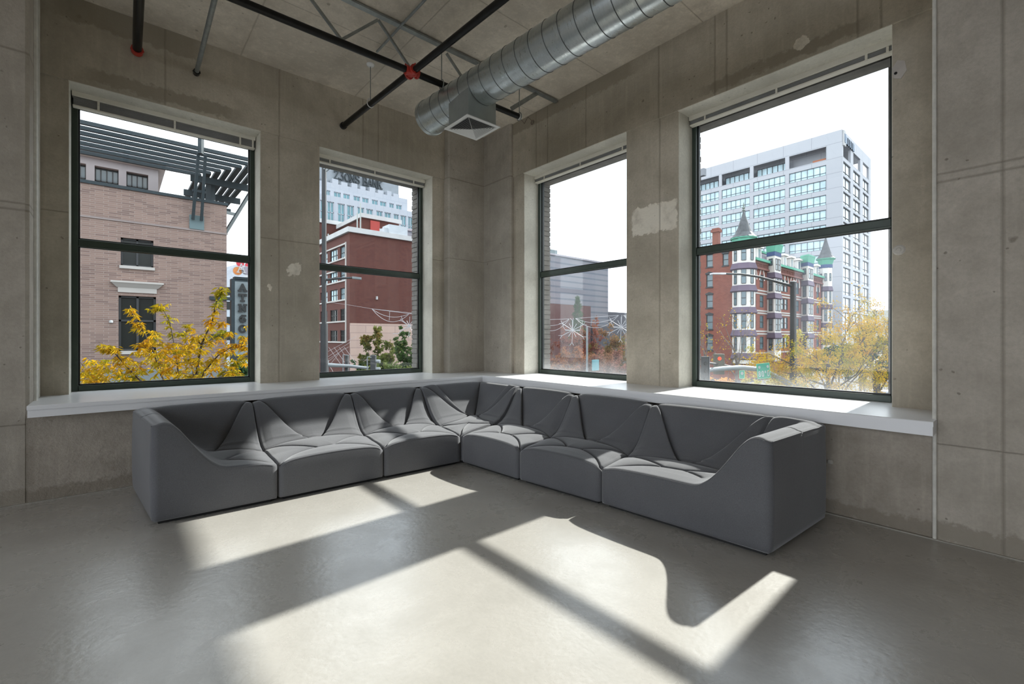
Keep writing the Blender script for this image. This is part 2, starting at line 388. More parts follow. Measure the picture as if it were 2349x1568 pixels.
# ------------------------------------------------------------------ windows
def window(num, side, s0, s1, dusty, label):
    F = YF if side == 'L' else XF
    w = empty('window_%d' % num); tag(w, label, kind='structure')
    fr = MB(); a = 0.052
    d0, d1 = F, F+0.085
    wbox(fr, side, s0, s0+a, d0, d1, HS, ZB, 0.004); wbox(fr, side, s1-a, s1, d0, d1, HS, ZB, 0.004)
    wbox(fr, side, s0+a, s1-a, d0, d1, HS, HS+0.055, 0.004); wbox(fr, side, s0+a, s1-a, d0, d1, ZB-0.055, ZB, 0.004)
    build(fr, 'window_frame', M_FRAME, parent=w)
    ra = MB(); wbox(ra, side, s0+a, s1-a, d0+0.004, d1-0.02, ZM-0.066, ZM, 0.006); wbox(ra, side, s0+a, s1-a, d0+0.0, d0+0.02, ZM-0.075, ZM-0.060, 0.003)
    build(ra, 'sash_rail', M_FRAME, parent=w)
    g = MB(); b = 0.012
    for (z0, z1) in ((HS+0.055, ZM-0.066), (ZM, ZB-0.055)):
        wbox(g, side, s0+a, s0+a+b, d0+0.03, d0+0.06, z0, z1); wbox(g, side, s1-a-b, s1-a, d0+0.03, d0+0.06, z0, z1)
        wbox(g, side, s0+a, s1-a, d0+0.03, d0+0.06, z0, z0+b); wbox(g, side, s0+a, s1-a, d0+0.03, d0+0.06, z1-b, z1)
    build(g, 'glazing_gasket', M_GASKET, parent=w)
    for (z0, z1) in ((HS+0.06, ZM-0.07), (ZM+0.003, ZB-0.058)):
        p = MB(); wbox(p, side, s0+a+0.003, s1-a-0.003, d0+0.042, d0+0.046, z0, z1)
        build(p, 'window_pane', M_GLASSD if dusty else M_GLASS, parent=w)
    tr = MB(); wbox(tr, side, s0+a*0.55, s0+a, d0-0.006, d0+0.002, HS+0.055, ZB-0.1); wbox(tr, side, s1-a, s1-a*0.55, d0-0.006, d0+0.002, HS+0.055, ZB-0.1)
    build(tr, 'sash_track', M_FRAME, parent=w)
window(1, 'L', *W1, False, 'dark green sash window at the far left, brick building behind it')
window(2, 'L', *W2, False, 'dark green sash window left of the corner, bank tower behind it')
window(3, 'R', *W3, True, 'dark green sash window right of the corner, ribbed grey building behind it')
window(4, 'R', *W4, True, 'dark green sash window at the far right, turreted hotel behind it')

# outer brick leaf with its stepped jambs (seen through the glass at the edges)
def brick_mat(name, a, b, mortar, bw=0.29, bh=0.057, ms=0.008, axis='x', rough=0.85, contrast=1.0, off=0.5):
    t = NT(name); s = t.sep(); cv = t.n.new('ShaderNodeCombineXYZ')
    hor = {'x': s[0], 'y': s[1], 'xy': t.math('ADD', s[0], s[1])}[axis]
    t.l.new(hor, cv.inputs[0]); t.l.new(s[2], cv.inputs[1])
    bt = t.n.new('ShaderNodeTexBrick'); t.l.new(cv.outputs[0], bt.inputs['Vector'])
    bt.inputs['Scale'].default_value = 1.0; bt.inputs['Brick Width'].default_value = bw; bt.inputs['Row Height'].default_value = bh
    bt.inputs['Mortar Size'].default_value = ms; bt.inputs['Mortar Smooth'].default_value = 0.1; bt.inputs['Bias'].default_value = -0.35
    bt.offset = off
    bt.inputs['Color1'].default_value = (*a, 1); bt.inputs['Color2'].default_value = (*b, 1); bt.inputs['Mortar'].default_value = (*mortar, 1)
    n = t.noise(1.2, 5); c = t.mix(t.math('MULTIPLY', t.ramp(n, 0.35, 0.7), 0.3*contrast), bt.outputs['Color'], tuple(x*0.75 for x in a))
    t.bsdf(c, rough, 0, normal=t.bump(bt.outputs['Fac'], 0.3, -0.01), Specular_IOR_Level=0.2)
    return t.mat
M_OBRICK = simple('grey_outer_brick', (0.20, 0.185, 0.17), 0.85, vary=0.2, scale=10)
def brick_leaf():
    for side, plane, holes, nm, lb in (('L', YF+0.19, (W1, W2), 'wall_outer_left', 'outer brick leaf of the building on the left side'), ('R', XF+0.19, (W4, W3), 'wall_outer_right', 'outer brick leaf of the building on the right side with unseen added sun blockers')):
        m = MB(); th = 0.16; lo = -2.0 if side == 'L' else -1.2; hi = 5.3 if side == 'L' else 6.6
        # visible stepped jambs, brick by brick
        seen = {('L', 0): (0, 0), ('L', 1): (0, 1), ('R', 0): (0, 1), ('R', 1): (0, 1)}
        adj = []
        for k, (s0, s1) in enumerate(holes):
            ax, c0 = ('y', plane+th) if side == 'L' else ('x', plane+th)
            lo_e, hi_e = s0 - 0.02, s1 + 0.02
            if side == 'L' and k == 1: hi_e = X_(plane, 956.5)
            if side == 'R' and k == 0: hi_e = Y_(plane+th, 1607)
            if side == 'R' and k == 1: hi_e = Y_(plane+th, 1262)
            adj.append((lo_e, hi_e))
        edges = [lo, adj[0][0], adj[0][1], adj[1][0], adj[1][1], hi]
        for i in (0, 2, 4):
            wbox(m, side, edges[i] + (0.012 if i else 0), edges[i+1] - (0.012 if i < 4 else 0), plane, plane+th, GND, 5.2)
        wbox(m, side, lo, hi, plane, plane+th, -1.0, HS-0.09); wbox(m, side, lo, hi, plane, plane+th, ZB-0.02, 5.2)
        z = HS - 0.1; k = 0
        while z < ZB:
            for e, sg in ((adj[0][1], 1), (adj[1][1], 1), (adj[0][0], -1), (adj[1][0], -1)):
                j = 0.004*math.sin(k*2.3)
                wbox(m, side, e + sg*j, e + sg*0.10, plane-0.004, plane+th+0.004, z+0.006, z+0.067)
            z += 0.075; k += 1
        # unseen ledge and pilaster added outside the right windows to trim the sun patches
        if side == 'R':
            m.box(plane, plane+1.49, lo, hi, 4.35, 4.6); m.box(plane, plane+0.5, -1.0, 0.78, GND, 4.12); m.box(plane+0.5, plane+1.1, -1.0, 0.925, GND, 4.12)
        build(m, nm, M_OBRICK, label=lb, **S)
brick_leaf()

# ------------------------------------------------------------------ blinds
M_HEAD = simple('cream_blind_rail', (0.78, 0.745, 0.65), 0.45, vary=0.04)
M_SLAT = simple('grey_blind_slats', (0.30, 0.305, 0.30), 0.5, vary=0.08)
def blind(side, s0, s1, tapes, n_slats, label, drop=0.105):
    F = (YF if side == 'L' else XF)
    b = empty('venetian_blind', (at('y', F-0.04, 370).x if False else 0, 0, 0)); 
    cx = (s0+s1)/2
    b.location = (cx, F-0.045, ZB-0.15) if side == 'L' else (F-0.045, cx, ZB-0.15)
    tag(b, label, 'window blind', 'raised venetian blinds at the window heads')
    d0, d1 = F-0.082, F-0.012; s0 += 0.012; s1 -= 0.012
    h = MB(); wbox(h, side, s0, s1, d0, d1, ZB-0.048, ZB-0.004, 0.004); wbox(h, side, s0, s1, d0-0.004, d0+0.002, ZB-0.046, ZB-0.0, 0.001); build(h, 'headrail', M_HEAD, parent=b)
    z0, z1 = ZB-drop+0.020, ZB-0.052; st = MB(); dz = (z1-z0)/n_slats
    for i in range(n_slats):
        z = z0 + dz*i
        wbox(st, side, s0+0.01, s1-0.01, d0+0.008, d1-0.006, z, z+dz*0.62)
    build(st, 'slat_stack', M_SLAT, parent=b)
    r = MB(); wbox(r, side, s0+0.005, s1-0.005, d0+0.004, d1-0.004, ZB-drop, ZB-drop+0.016, 0.003); build(r, 'bottom_rail', M_HEAD, parent=b)
    for s in tapes:
        t = MB(); wbox(t, side, s-0.009, s+0.009, d0+0.0, d0+0.004, ZB-drop-0.003, ZB-0.046); wbox(t, side, s-0.006, s+0.006, d0-0.006, d0+0.002, ZB-0.09, ZB-0.075); build(t, 'ladder_tape', M_HEAD, parent=b)
blind('L', *W1, pr('y', YF-0.08, (226, 401, 551, 580)), 9, 'raised cream blind at the head of the far left window', 0.145)
blind('L', *W2, pr('y', YF-0.08, (757, 860, 949)), 9, 'raised cream blind at the head of the window with the bank tower')
blind('R', *W3, pr('x', XF-0.08, (1248.5, 1331, 1428)), 12, 'raised cream blind at the head of the window right of the corner')
blind('R', *W4, pr('x', XF-0.08, (1617, 1781, 1987, 2036)), 8, 'raised cream blind at the head of the far right window')

# ------------------------------------------------------------------ modular sofa
def fabric():
    t = NT('charcoal_wool_upholstery')
    a = t.noise(2.5, 4); w = t.noise(190, 4, 0.75); fz = t.noise(90, 4, 0.7)
    c = t.mix(t.ramp(a, 0.3, 0.7), (0.124, 0.125, 0.133), (0.147, 0.148, 0.157))
    c = t.mix(t.math('MULTIPLY', t.ramp(w, 0.35, 0.7), 0.45), c, (0.055, 0.056, 0.061))
    hh = t.math('ADD', t.math('MULTIPLY', w, 0.6), t.math('MULTIPLY', fz, 0.5))
    t.bsdf(c, 0.92, 0, normal=t.bump(hh, 0.35, 0.0025), Specular_IOR_Level=0.15, Sheen_Weight=0.35, Sheen_Roughness=0.4)
    return t.mat
M_FAB = fabric(); M_BASE = simple('black_base', (0.01, 0.01, 0.01), 0.7)
_q = np.linspace(0, 2.2, 441)
def smooth_tab(qs, zs, k=9):
    z = np.interp(_q, qs, zs); ker = np.hanning(k+2)[1:-1]; ker /= ker.sum()
    zp = np.concatenate([np.full(k, z[0]), z, np.full(k, z[-1])])
    return np.convolve(zp, ker, 'same')[k:-k]
TS = smooth_tab([0, .03, .08, .13, .18, .25, .32, .39, .46, .55, .8, 2.2], [.655, .685, .70, .685, .638, .545, .455, .385, .338, .312, .292, .285], 15)
TP = smooth_tab([0, .03, .08, .12, .17, .24, .31, .38, .45, .55, .8, 2.2], [.655, .685, .70, .675, .60, .495, .415, .36, .325, .305, .292, .285], 11)
SS = lambda q: np.interp(q, _q, TS)
SPn = lambda q: np.interp(q, _q, TP)
def smax(a, b, e=0.0015): return 0.5*(a+b+np.sqrt((a-b)**2+e)) - 0.5*math.sqrt(e)*np.exp(-np.abs(a-b)*14)
def seg_d(X, Y, pl_):
    D = np.full(X.shape, 9.0)
    for (x0, y0), (x1, y1) in zip(pl_[:-1], pl_[1:]):
        dx, dy = x1-x0, y1-y0; L = dx*dx+dy*dy
        t = np.clip(((X-x0)*dx+(Y-y0)*dy)/L, 0, 1)
        D = np.minimum(D, np.hypot(X-x0-t*dx, Y-y0-t*dy))
    return D
def qb(p0, p1, p2, n=9):
    return [((1-t)**2*p0[0]+2*t*(1-t)*p1[0]+t*t*p2[0], (1-t)**2*p0[1]+2*t*(1-t)*p1[1]+t*t*p2[1]) for t in [i/n for i in range(n+1)]]

def sofa_module(quad, kind, label, extra=''):
    """quad: front-left, front-right, back-right, back-left in plan; kind: mid | arm_left | arm_right | corner"""
    A, B, C_, D_ = [Vector((*p, 0)) for p in quad]
    W = ((B-A).length + (C_-D_).length)/2; D = ((D_-A).length + (C_-B).length)/2
    cen = (A+B+C_+D_)/4
    root = empty('sofa_module', (cen.x, cen.y, 0)); tag(root, label, 'sofa module', 'modules of the charcoal corner sofa')
    r = 0.030; g = 0.0035
    nx = int(W/0.0072); ny = int(D/0.0072)
    xs = np.linspace(g+r, W-g-r, nx); ys = np.linspace(g+r, D-g-r, ny)
    X, Y = np.meshgrid(xs, ys, indexing='ij')
    ybk = D-0.50; seams = []
    if kind == 'corner':
        z = smax(SS(D-Y), SS(W-X)); 
        zp = smax(SPn(D-Y), SPn(W-X), 0.0004)
        bx, by = W-0.50, D-0.50
        l1 = [(0.05, D-0.10), (bx-0.05, by+0.03)]; l2 = [(W-0.10, 0.05), (bx+0.03, by-0.05)]; l3 = [(W-0.06, D-0.06), (bx, by)]
        # signed: region between l1 and l2 that contains the back corner
        def side(l): return ((l[1][0]-l[0][0])*(Y-l[0][1]) - (l[1][1]-l[0][1])*(X-l[0][0]))/math.dist(l[0], l[1])
        s1 = side(l1); s2 = -side(l2)
        inside = np.clip(0.5+s1/0.03, 0, 1)*np.clip(0.5+s2/0.03, 0, 1)*np.clip(0.5+(X+Y-bx-by)/0.03, 0, 1)
        seams = [l1, l2, l3, [(bx-0.05, by+0.03), (bx, by), (bx+0.03, by-0.05)], qb((0, by-0.05), (bx*0.5, by-0.10), (bx-0.05, by+0.03)), qb((bx-0.05, 0), (bx-0.1, by*0.5), (bx+0.03, by-0.05)),
                 qb((0, by-0.05), (bx*0.25, by*0.62), (bx*0.55, by*0.55)), qb((bx-0.05, 0), (bx*0.62, by*0.25), (bx*0.55, by*0.55)), qb((0.0, 0.0), (bx*0.2, by*0.35), (bx*0.55, by*0.55))]
    else:
        arm = kind != 'mid'
        z = SS(D-Y); zp = SPn(D-Y)
        x0, x1 = 0.0, W
        if kind == 'arm_right': x1 = min(W, 0.98) ; x1 = W-0.29
        if kind == 'arm_left': x0 = 0.06
        xc = (x0+x1)/2
        if kind == 'arm_left': xc = 0.43
        e = 0.045
        bl, br = (xc-0.036, ybk), (xc+0.036, ybk)
        lv = [(x0+e, D-0.085), bl]; rv = [(x1-e, D-0.085), br]
        if kind == 'arm_left': lv = [(0.03, D-0.085), bl]
        def side(l): return ((l[1][0]-l[0][0])*(Y-l[0][1]) - (l[1][1]-l[0][1])*(X-l[0][0]))/math.dist(l[0], l[1])
        inside = np.clip(0.5+side(lv)/0.03, 0, 1)*np.clip(0.5-side(rv)/0.03, 0, 1)*np.clip(0.5+(Y-ybk)/0.03, 0, 1)
        yl = ybk-0.07; yn = min(0.27, ybk*0.58)
        nl, nr = (xc-0.075, yn-0.004), (xc+0.075, yn+0.01)
        seams = [lv, rv, [bl, br], qb((x0, yl), ((x0+bl[0])/2, ybk+0.0), bl), qb((x1, yl), ((x1+br[0])/2, ybk+0.0), br), [nl, nr],
                 qb((x0, yl), ((x0+nl[0])*0.5, yl+0.00), nl), qb((x1, yl), ((x1+nr[0])*0.5, yl+0.00), nr),
                 qb((x0, 0.0), ((x0+nl[0])*0.5-0.03, yn*0.85), nl), qb((x1, 0.0), ((x1+nr[0])*0.5+0.03, yn*0.85), nr)]
    if kind == 'arm_right': seams.append([(x1+0.0, D-0.05), (x1-0.11, D-0.46)])
    z = z*(1-inside) + zp*inside
    dd = np.full(X.shape, 9.0); edge0 = np.minimum(X, W-X)
    for s_ in seams: dd = np.minimum(dd, seg_d(X, Y, s_))
    q = (D-Y) if kind != 'corner' else np.minimum(D-Y, W-X)
    flat = np.clip((q-0.05)/0.08, 0, 1)
    seat = np.clip((q-0.42)/0.12, 0, 1)
    edge = np.minimum(X, W-X); fe = Y
    bk = (1-seat)*flat
    z = z + flat*(0.020*(1-np.exp(-dd/0.040)) - 0.020*np.exp(-(dd/0.0065)**2)) - flat*np.clip((0.53-q)/0.03, 0, 1)*0.018*np.exp(-(dd/0.009)**2)
    z = z + flat*np.clip((0.52-q)/0.08, 0, 1)*(1-inside)*0.014*(1-np.exp(-dd/0.025))*np.clip(edge0/0.10, 0.3, 1)
    z = z + seat*0.034*np.clip(np.sin(np.pi*np.clip(X/W, 0, 1)), 0, 1)**0.6*(1-0.25*np.clip(1-fe/0.12, 0, 1))
    z = z - 0.020*np.exp(-edge/0.035) - 0.018*np.exp(-edge/0.045)*(1-seat)*(kind != 'corner')
    z = z + np.where(q < 0.45, 0.012*np.clip(np.sin(np.pi*X/W), 0, 1)**0.5, 0)*(1-seat) 
    if kind in ('arm_left', 'arm_right'):
        qa = X if kind == 'arm_left' else (W-X)
        za = SS(qa*(1.0 if kind == 'arm_right' else 1.05)) + 0.012
        za = za - 0.010*np.exp(-((Y-D*0.52)/0.006)**2)*np.clip((za-0.6)/0.05, 0, 1)
        z = smax(z, za, 0.0006)
    # borders: pull down rounded edges
    me_v = []; idx = {}
    bump_ = lambda s: s
    def world(x, y, zz):
        s, t = x/W, y/D
        p = A*(1-s)*(1-t) + B*s*(1-t) + C_*s*t + D_*(1-s)*t
        return (p.x, p.y, zz)
    m = MB(); V = []; Fc = []
    for i in range(nx):
        for j in range(ny): V.append(world(xs[i], ys[j], z[i, j]))
    id_ = lambda i, j: i*ny + j
    for i in range(nx-1):
        for j in range(ny-1): Fc.append((id_(i,j), id_(i+1,j), id_(i+1,j+1), id_(i,j+1)))
    ring = [(i, 0) for i in range(nx)] + [(nx-1, j) for j in range(1, ny)] + [(i, ny-1) for i in range(nx-2, -1, -1)] + [(0, j) for j in range(ny-2, 0, -1)]
    prev = [id_(i, j) for i, j in ring]; NR = len(ring)
    prof = [(0.38, 0.05), (0.71, 0.20), (0.92, 0.46), (1.0, 0.9)]
    hts = [(o*r, d*r, None) for o, d in prof] + [(r, None, f_) for f_ in (0.75, 0.5, 0.25, 0.08)] + [(r*0.85, None, 0.02), (r*0.3, None, 0.0)]
    for (off, drop, frac) in hts:
        cur = []
        for (i, j) in ring:
            dx = (-1 if i == 0 else 1 if i == nx-1 else 0); dy = (-1 if j == 0 else 1 if j == ny-1 else 0)
            k_ = off*(0.80 if dx and dy else 1.0)
            h = z[i, j]
            top = h - 0.9*r
            zz = h - drop if drop is not None else 0.024 + (top-0.024)*frac
            # gentle belly on the vertical faces
            bulge = 0.0 if frac is None else 0.006*math.sin(math.pi*frac)*(1 if not (dx and dy) else 0)
            cur.append(len(V)); V.append(world(xs[i]+dx*(k_+ (bulge if (kind=='arm_left' and dx<0) or (kind=='arm_right' and dx>0) or dy<0 else 0)), ys[j]+dy*(k_+(bulge if dy < 0 else 0)), zz))
        for a in range(NR):
            b = (a+1) % NR; Fc.append((prev[a], cur[a], cur[b], prev[b]))
        prev = cur
    Fc.append(tuple(prev))
    m.v = V; m.f = Fc; m.m = [0]*len(Fc)
    body = m.build('upholstery', M_FAB, root, smooth='all')
    # piping along the front top edge (and along the outer edge of an arm)
    pts = [world(xs[i], ys[0]-r*0.86, z[i, 0]-r*0.34) for i in range(0, nx, 2)]
    pm = MB(); pm.tube(pts, 0.0032, 6)
    if kind == 'arm_left': pm.tube([world(xs[0]-r*0.86, ys[j], z[0, j]-r*0.34) for j in range(0, ny, 2)], 0.0032, 6)
    if kind == 'arm_right': pm.tube([world(xs[-1]+r*0.86, ys[j], z[-1, j]-r*0.34) for j in range(0, ny, 2)], 0.0032, 6)
    pm.build('piping', M_FAB, root, smooth='all')
    bm_ = MB(); i_ = 0.05
    c4 = [world(i_, i_, 0), world(W-i_, i_, 0), world(W-i_, D-i_, 0), world(i_, D-i_, 0)]
    bm_.add([(x,y,0.0) for x,y,_ in c4]+[(x,y,0.028) for x,y,_ in c4], [(0,3,2,1),(4,5,6,7),(0,1,5,4),(1,2,6,5),(2,3,7,6),(3,0,4,7)])
    bm_.build('plinth', M_BASE, root)
    return root
F_ = [(0.18, 3.985), (0.975, 3.950), (1.855, 3.930), (2.685, 3.90)]
B_ = [(0.10, 5.03), (0.985, 5.03), (1.94, 5.03), (2.80, 5.03)]
G_ = [(2.685, 3.90), (2.735, 3.07), (2.82, 2.22), (2.89, 1.03)]
H_ = [(3.80, 4.17), (3.80, 3.28), (3.80, 2.33), (3.80, 0.985)]
sofa_module([F_[0], F_[1], B_[1], B_[0]], 'arm_left', 'charcoal sofa end module with a sloping arm at the left end')
sofa_module([F_[1], F_[2], B_[2], B_[1]], 'mid', 'charcoal armless sofa module next to the left arm module')
sofa_module([F_[2], F_[3], B_[3], B_[2]], 'mid', 'charcoal armless sofa module just left of the corner module')
sofa_module([F_[3], H_[0], (3.80, 5.03), B_[3]], 'corner', 'charcoal corner sofa module with two backs under the ledge corner')
sofa_module([G_[0], G_[1], H_[1], H_[0]], 'mid', 'charcoal armless sofa module just right of the corner module')
sofa_module([G_[1], G_[2], H_[2], H_[1]], 'mid', 'charcoal armless sofa module between the corner seat and the right arm module')
sofa_module([G_[2], G_[3], H_[3], H_[2]], 'arm_right', 'wide charcoal sofa end module with a sloping arm at the right end')

# ------------------------------------------------------------------ services under the ceiling
M_BLK = simple('black_steel_pipe', (0.018, 0.017, 0.016), 0.35, 0.6, vary=0.2, scale=12)
M_GSTEEL = simple('grey_galvanised_steel', (0.30, 0.32, 0.31), 0.45, 0.7, vary=0.15, scale=15)
M_RED = simple('red_coupling_paint', (0.42, 0.035, 0.022), 0.45, vary=0.15)
M_WHT = simple('white_plastic', (0.7, 0.7, 0.68), 0.4, vary=0.03)
def duct_mat():
    t = NT('brushed_galvanised_duct')
    n1 = t.noise(3.0, 5, 0.6, vec=t.scale((3, 0.7, 3))); n2 = t.noise(12, 5, 0.7, vec=t.scale((1, 4, 1)))
    sp = t.voro(14, feature='F1')
    c = t.mix(t.ramp(n1, 0.35, 0.7), (0.50, 0.55, 0.56), (0.66, 0.69, 0.68))
    c = t.mix(t.math('MULTIPLY', t.ramp(n2, 0.45, 0.7), 0.4), c, (0.40, 0.45, 0.46))
    r = t.ramp(n2, 0.3, 0.7, 0.24, 0.40)
    t.bsdf(c, r, 0.95, normal=t.bump(t.math('ADD', n1, t.math('MULTIPLY', sp, 0.2)), 0.06, 0.02))
    return t.mat
M_DUCT = duct_mat(); M_DUCTB = simple('grey_sheet_metal', (0.33, 0.36, 0.345), 0.42, 0.6, vary=0.08); M_SEAM = simple('dark_duct_seam', (0.12, 0.13, 0.13), 0.5, 0.7)
PZ = 3.99
# galvanised spiral duct
dd = Vector((-0.0597, 0.998, 0)).normalized(); ee = Vector((dd.y, -dd.x, 0))
D0 = ee*2.915 + dd*0; dz = 3.752; DRr = 0.181
def dpt(s, z=dz): p = D0 + dd*s; return Vector((p.x, p.y, z))
duct = empty('spiral_duct', tuple(dpt(2.0))); tag(duct, 'galvanised round spiral duct hanging below the ceiling on the right', 'duct')
send = 4.30
m = MB()
prof = [(-1.5, DRr)]
pts, rr = [], []
s_ = -1.5
for s_ in np.linspace(-1.5, send, 30): pts.append(dpt(s_)); rr.append(DRr)
m.tube(pts, rr, 64); o = m.build('duct_body', M_DUCT, duct, smooth=True)
sm = MB(); s_ = 0.25
while s_ < send-0.12:
    ring = []
    for k in range(48):
        t = 2*math.pi*k/48; ring.append(dpt(s_ + 0.02*math.sin(t)) + (ee*math.cos(t) + Vector((0,0,1))*math.sin(t))*(DRr+0.0005))
    sm.tube(ring, 0.0035, 6, closed=True); s_ += 0.158
sm.build('spiral_seam', M_SEAM, duct, smooth=True)
m = MB(); m.tube([dpt(send-0.035), dpt(send-0.03), dpt(send+0.012), dpt(send+0.016)], [DRr+0.001, DRr+0.008, DRr+0.008, DRr-0.006], 64); m.build('end_cap', M_DUCT, duct, smooth=True)
# diffuser box with louvres
gx0, gx1, gy0, gy1 = 2.500, 2.902, 3.527, 3.935
cx, cy = (gx0+gx1)/2, (gy0+gy1)/2
m = MB(); bx_, by_ = 0.167, 0.170; m.box(cx-bx_, cx+bx_, cy-by_, cy+by_, 3.408, 3.68); df = tag(m.build('air_diffuser', M_DUCTB, duct), 'square sheet metal neck with a white louvred grille')
m = MB()
w_ = (gx1-gx0)/2; fl = 0.034
for a0, a1, b0, b1 in ((-w_, w_, -w_, -w_+fl), (-w_, w_, w_-fl, w_), (-w_, -w_+fl, -w_+fl, w_-fl), (w_-fl, w_, -w_+fl, w_-fl)):
    m.box(cx+a0, cx+a1, cy+b0, cy+b1, 3.396, 3.404)
m.build('flange', M_WHT, df)
m = MB(); N_ = 8; iw = w_-fl
for k in range(N_):
    a = iw*(1 - k/N_); b = a - iw/N_*0.36; z0 = 3.390 - 0.001*k; z1 = z0 + 0.006
    for sg in (-1, 1):
        m.add([(cx-a, cy+sg*a, z0), (cx+a, cy+sg*a, z0), (cx+b, cy+sg*b, z1), (cx-b, cy+sg*b, z1), (cx-a, cy+sg*a, z0+.0012), (cx+a, cy+sg*a, z0+.0012), (cx+b, cy+sg*b, z1+.0012), (cx-b, cy+sg*b, z1+.0012)],
              [(0,1,2,3),(7,6,5,4),(0,4,5,1),(1,5,6,2),(2,6,7,3),(3,7,4,0)])
        m.add([(cx+sg*a, cy-a, z0), (cx+sg*a, cy+a, z0), (cx+sg*b, cy+b, z1), (cx+sg*b, cy-b, z1), (cx+sg*a, cy-a, z0+.0012), (cx+sg*a, cy+a, z0+.0012), (cx+sg*b, cy+b, z1+.0012), (cx+sg*b, cy-b, z1+.0012)],
              [(0,1,2,3),(7,6,5,4),(0,4,5,1),(1,5,6,2),(2,6,7,3),(3,7,4,0)])
for sx, sy in ((1,1),(1,-1),(-1,1),(-1,-1)): m.bar((cx+sx*iw, cy+sy*iw, 3.401), (cx, cy, 3.385), 0.004, 0.004)
m.build('louvres', M_WHT, df)
m = MB(); m.box(cx-iw, cx+iw, cy-iw, cy+iw, 3.404, 3.407); m.build('dark_throat', M_GASKET, df)

def pipe(name, pts, r, mat, label, cat, **kw):
    root = empty(name, tuple(pts[0])); tag(root, label, cat)
    m = MB(); m.tube(pts, r, 20); m.build('tube', mat, root, smooth=True)
    return root
YP1 = 4.17
px0 = pipe('sprinkler_pipe', [(-0.6, YP1+0.04, PZ), (2.27, YP1, PZ), (3.72, YP1-0.01, PZ)], 0.033, M_BLK, 'long black sprinkler pipe running left to right under the steel truss', 'pipe')
m = MB(); m.tube([(3.70, YP1-0.01, PZ), (3.735, YP1-0.01, PZ)], 0.035, 18); m.build('end_cap', M_WHT, px0, smooth=True)
px1 = pipe('sprinkler_pipe', [(2.185, 5.80, PZ), (2.262, YP1+0.05, PZ)], 0.033, M_BLK, 'black sprinkler pipe from the red cross fitting to the left wall', 'pipe')
m = MB(); m.tube([(2.184, 5.815, PZ), (2.186, 5.78, PZ)], 0.042, 18); m.build('collar', M_GASKET, px1, smooth=True)
pipe('sprinkler_pipe', [(2.272, YP1-0.05, PZ), (2.40, 1.2, PZ)], 0.033, M_BLK, 'black sprinkler pipe from the red cross fitting towards the top of the photo', 'pipe')
cr = empty('cross_fitting', (2.268, YP1, PZ)); tag(cr, 'red grooved cross fitting where the black pipes meet', 'pipe fitting')
m = MB(); m.tube([(2.200, YP1, PZ), (2.332, YP1, PZ)], 0.040, 20); m.tube([(2.265, YP1-0.065, PZ), (2.270, YP1+0.065, PZ)], 0.040, 20); m.build('fitting_body', M_RED, cr, smooth=True)
for a, b in (((2.196, YP1, PZ), (2.218, YP1, PZ)), ((2.314, YP1, PZ), (2.338, YP1, PZ)), ((2.264, YP1-0.072, PZ), (2.266, YP1-0.048, PZ)), ((2.269, YP1+0.048, PZ), (2.270, YP1+0.072, PZ))):
    m = MB(); m.tube([a, b], 0.047, 20); A_ = Vector(a); m.tube([Vector(a)+Vector((0,0,-0.055)), Vector(a)+Vector((0,0,0.055))], 0.007, 8); m.build('coupling', M_RED, cr, smooth=True)
pa = pipe('sprinkler_pipe', [(0.157, 5.80, 4.11), (0.10, 1.5, 4.11)], 0.037, M_BLK, 'thick black pipe with a red end coupling at the upper left', 'pipe')
m = MB(); m.tube([(0.157, 5.815, 4.11), (0.157, 5.755, 4.11)], 0.048, 20); m.tube([(0.105, 5.78, 4.11), (0.21, 5.78, 4.11)], 0.010, 8); m.build('coupling', M_RED, pa, smooth=True)
pb = pipe('steel_conduit', [(0.638, 5.79, 4.075), (0.57, 2.0, 4.09)], 0.021, M_GSTEEL, 'grey steel pipe ending on the wall above the far left window', 'pipe')
m = MB(); m.tube([(0.638, 5.81, 4.075), (0.638, 5.755, 4.075)], 0.030, 18); m.tube([(0.603, 5.775, 4.075), (0.672, 5.775, 4.075)], 0.007, 8); m.build('coupling', M_BLK, pb, smooth=True)
# truss of flat steel above the long pipe
tr = empty('steel_truss', (2.2, YP1+0.02, 4.40)); tag(tr, 'light grey steel truss strip with zigzag rods under the ceiling slab', 'truss')
YT = 4.19; zt_ = 4.425
m = MB(); m.box(0.2, 4.40, YT-0.030, YT+0.030, zt_-0.02, zt_); m.build('top_chord', M_GSTEEL, tr)
def tp(u, v): p = at('y', YT, u, v); return (p.x, YT, min(p.z, zt_-0.02))
for a, b in (((680, -47), (782, 90)), ((782, 92), (866, 46)), ((868, 46), (942, 158)), ((1024, 122), (1075, 200)), ((1232, 210), (1172, 250))):
    m = MB(); m.bar(tp(*a), tp(*b), 0.022 if a[0] < 1200 else 0.05, 0.022 if a[0] < 1200 else 0.008, up=(0, 1, 0)); m.build('web_rod', M_GSTEEL, tr)
m = MB(); m.tube([(2.145, 4.72, 4.405), (2.16, 1.5, 4.405)], 0.013, 10); tag(m.build('steel_conduit', M_GSTEEL, None, smooth=True), 'thin pale conduit crossing the ceiling above the red fitting', 'pipe')
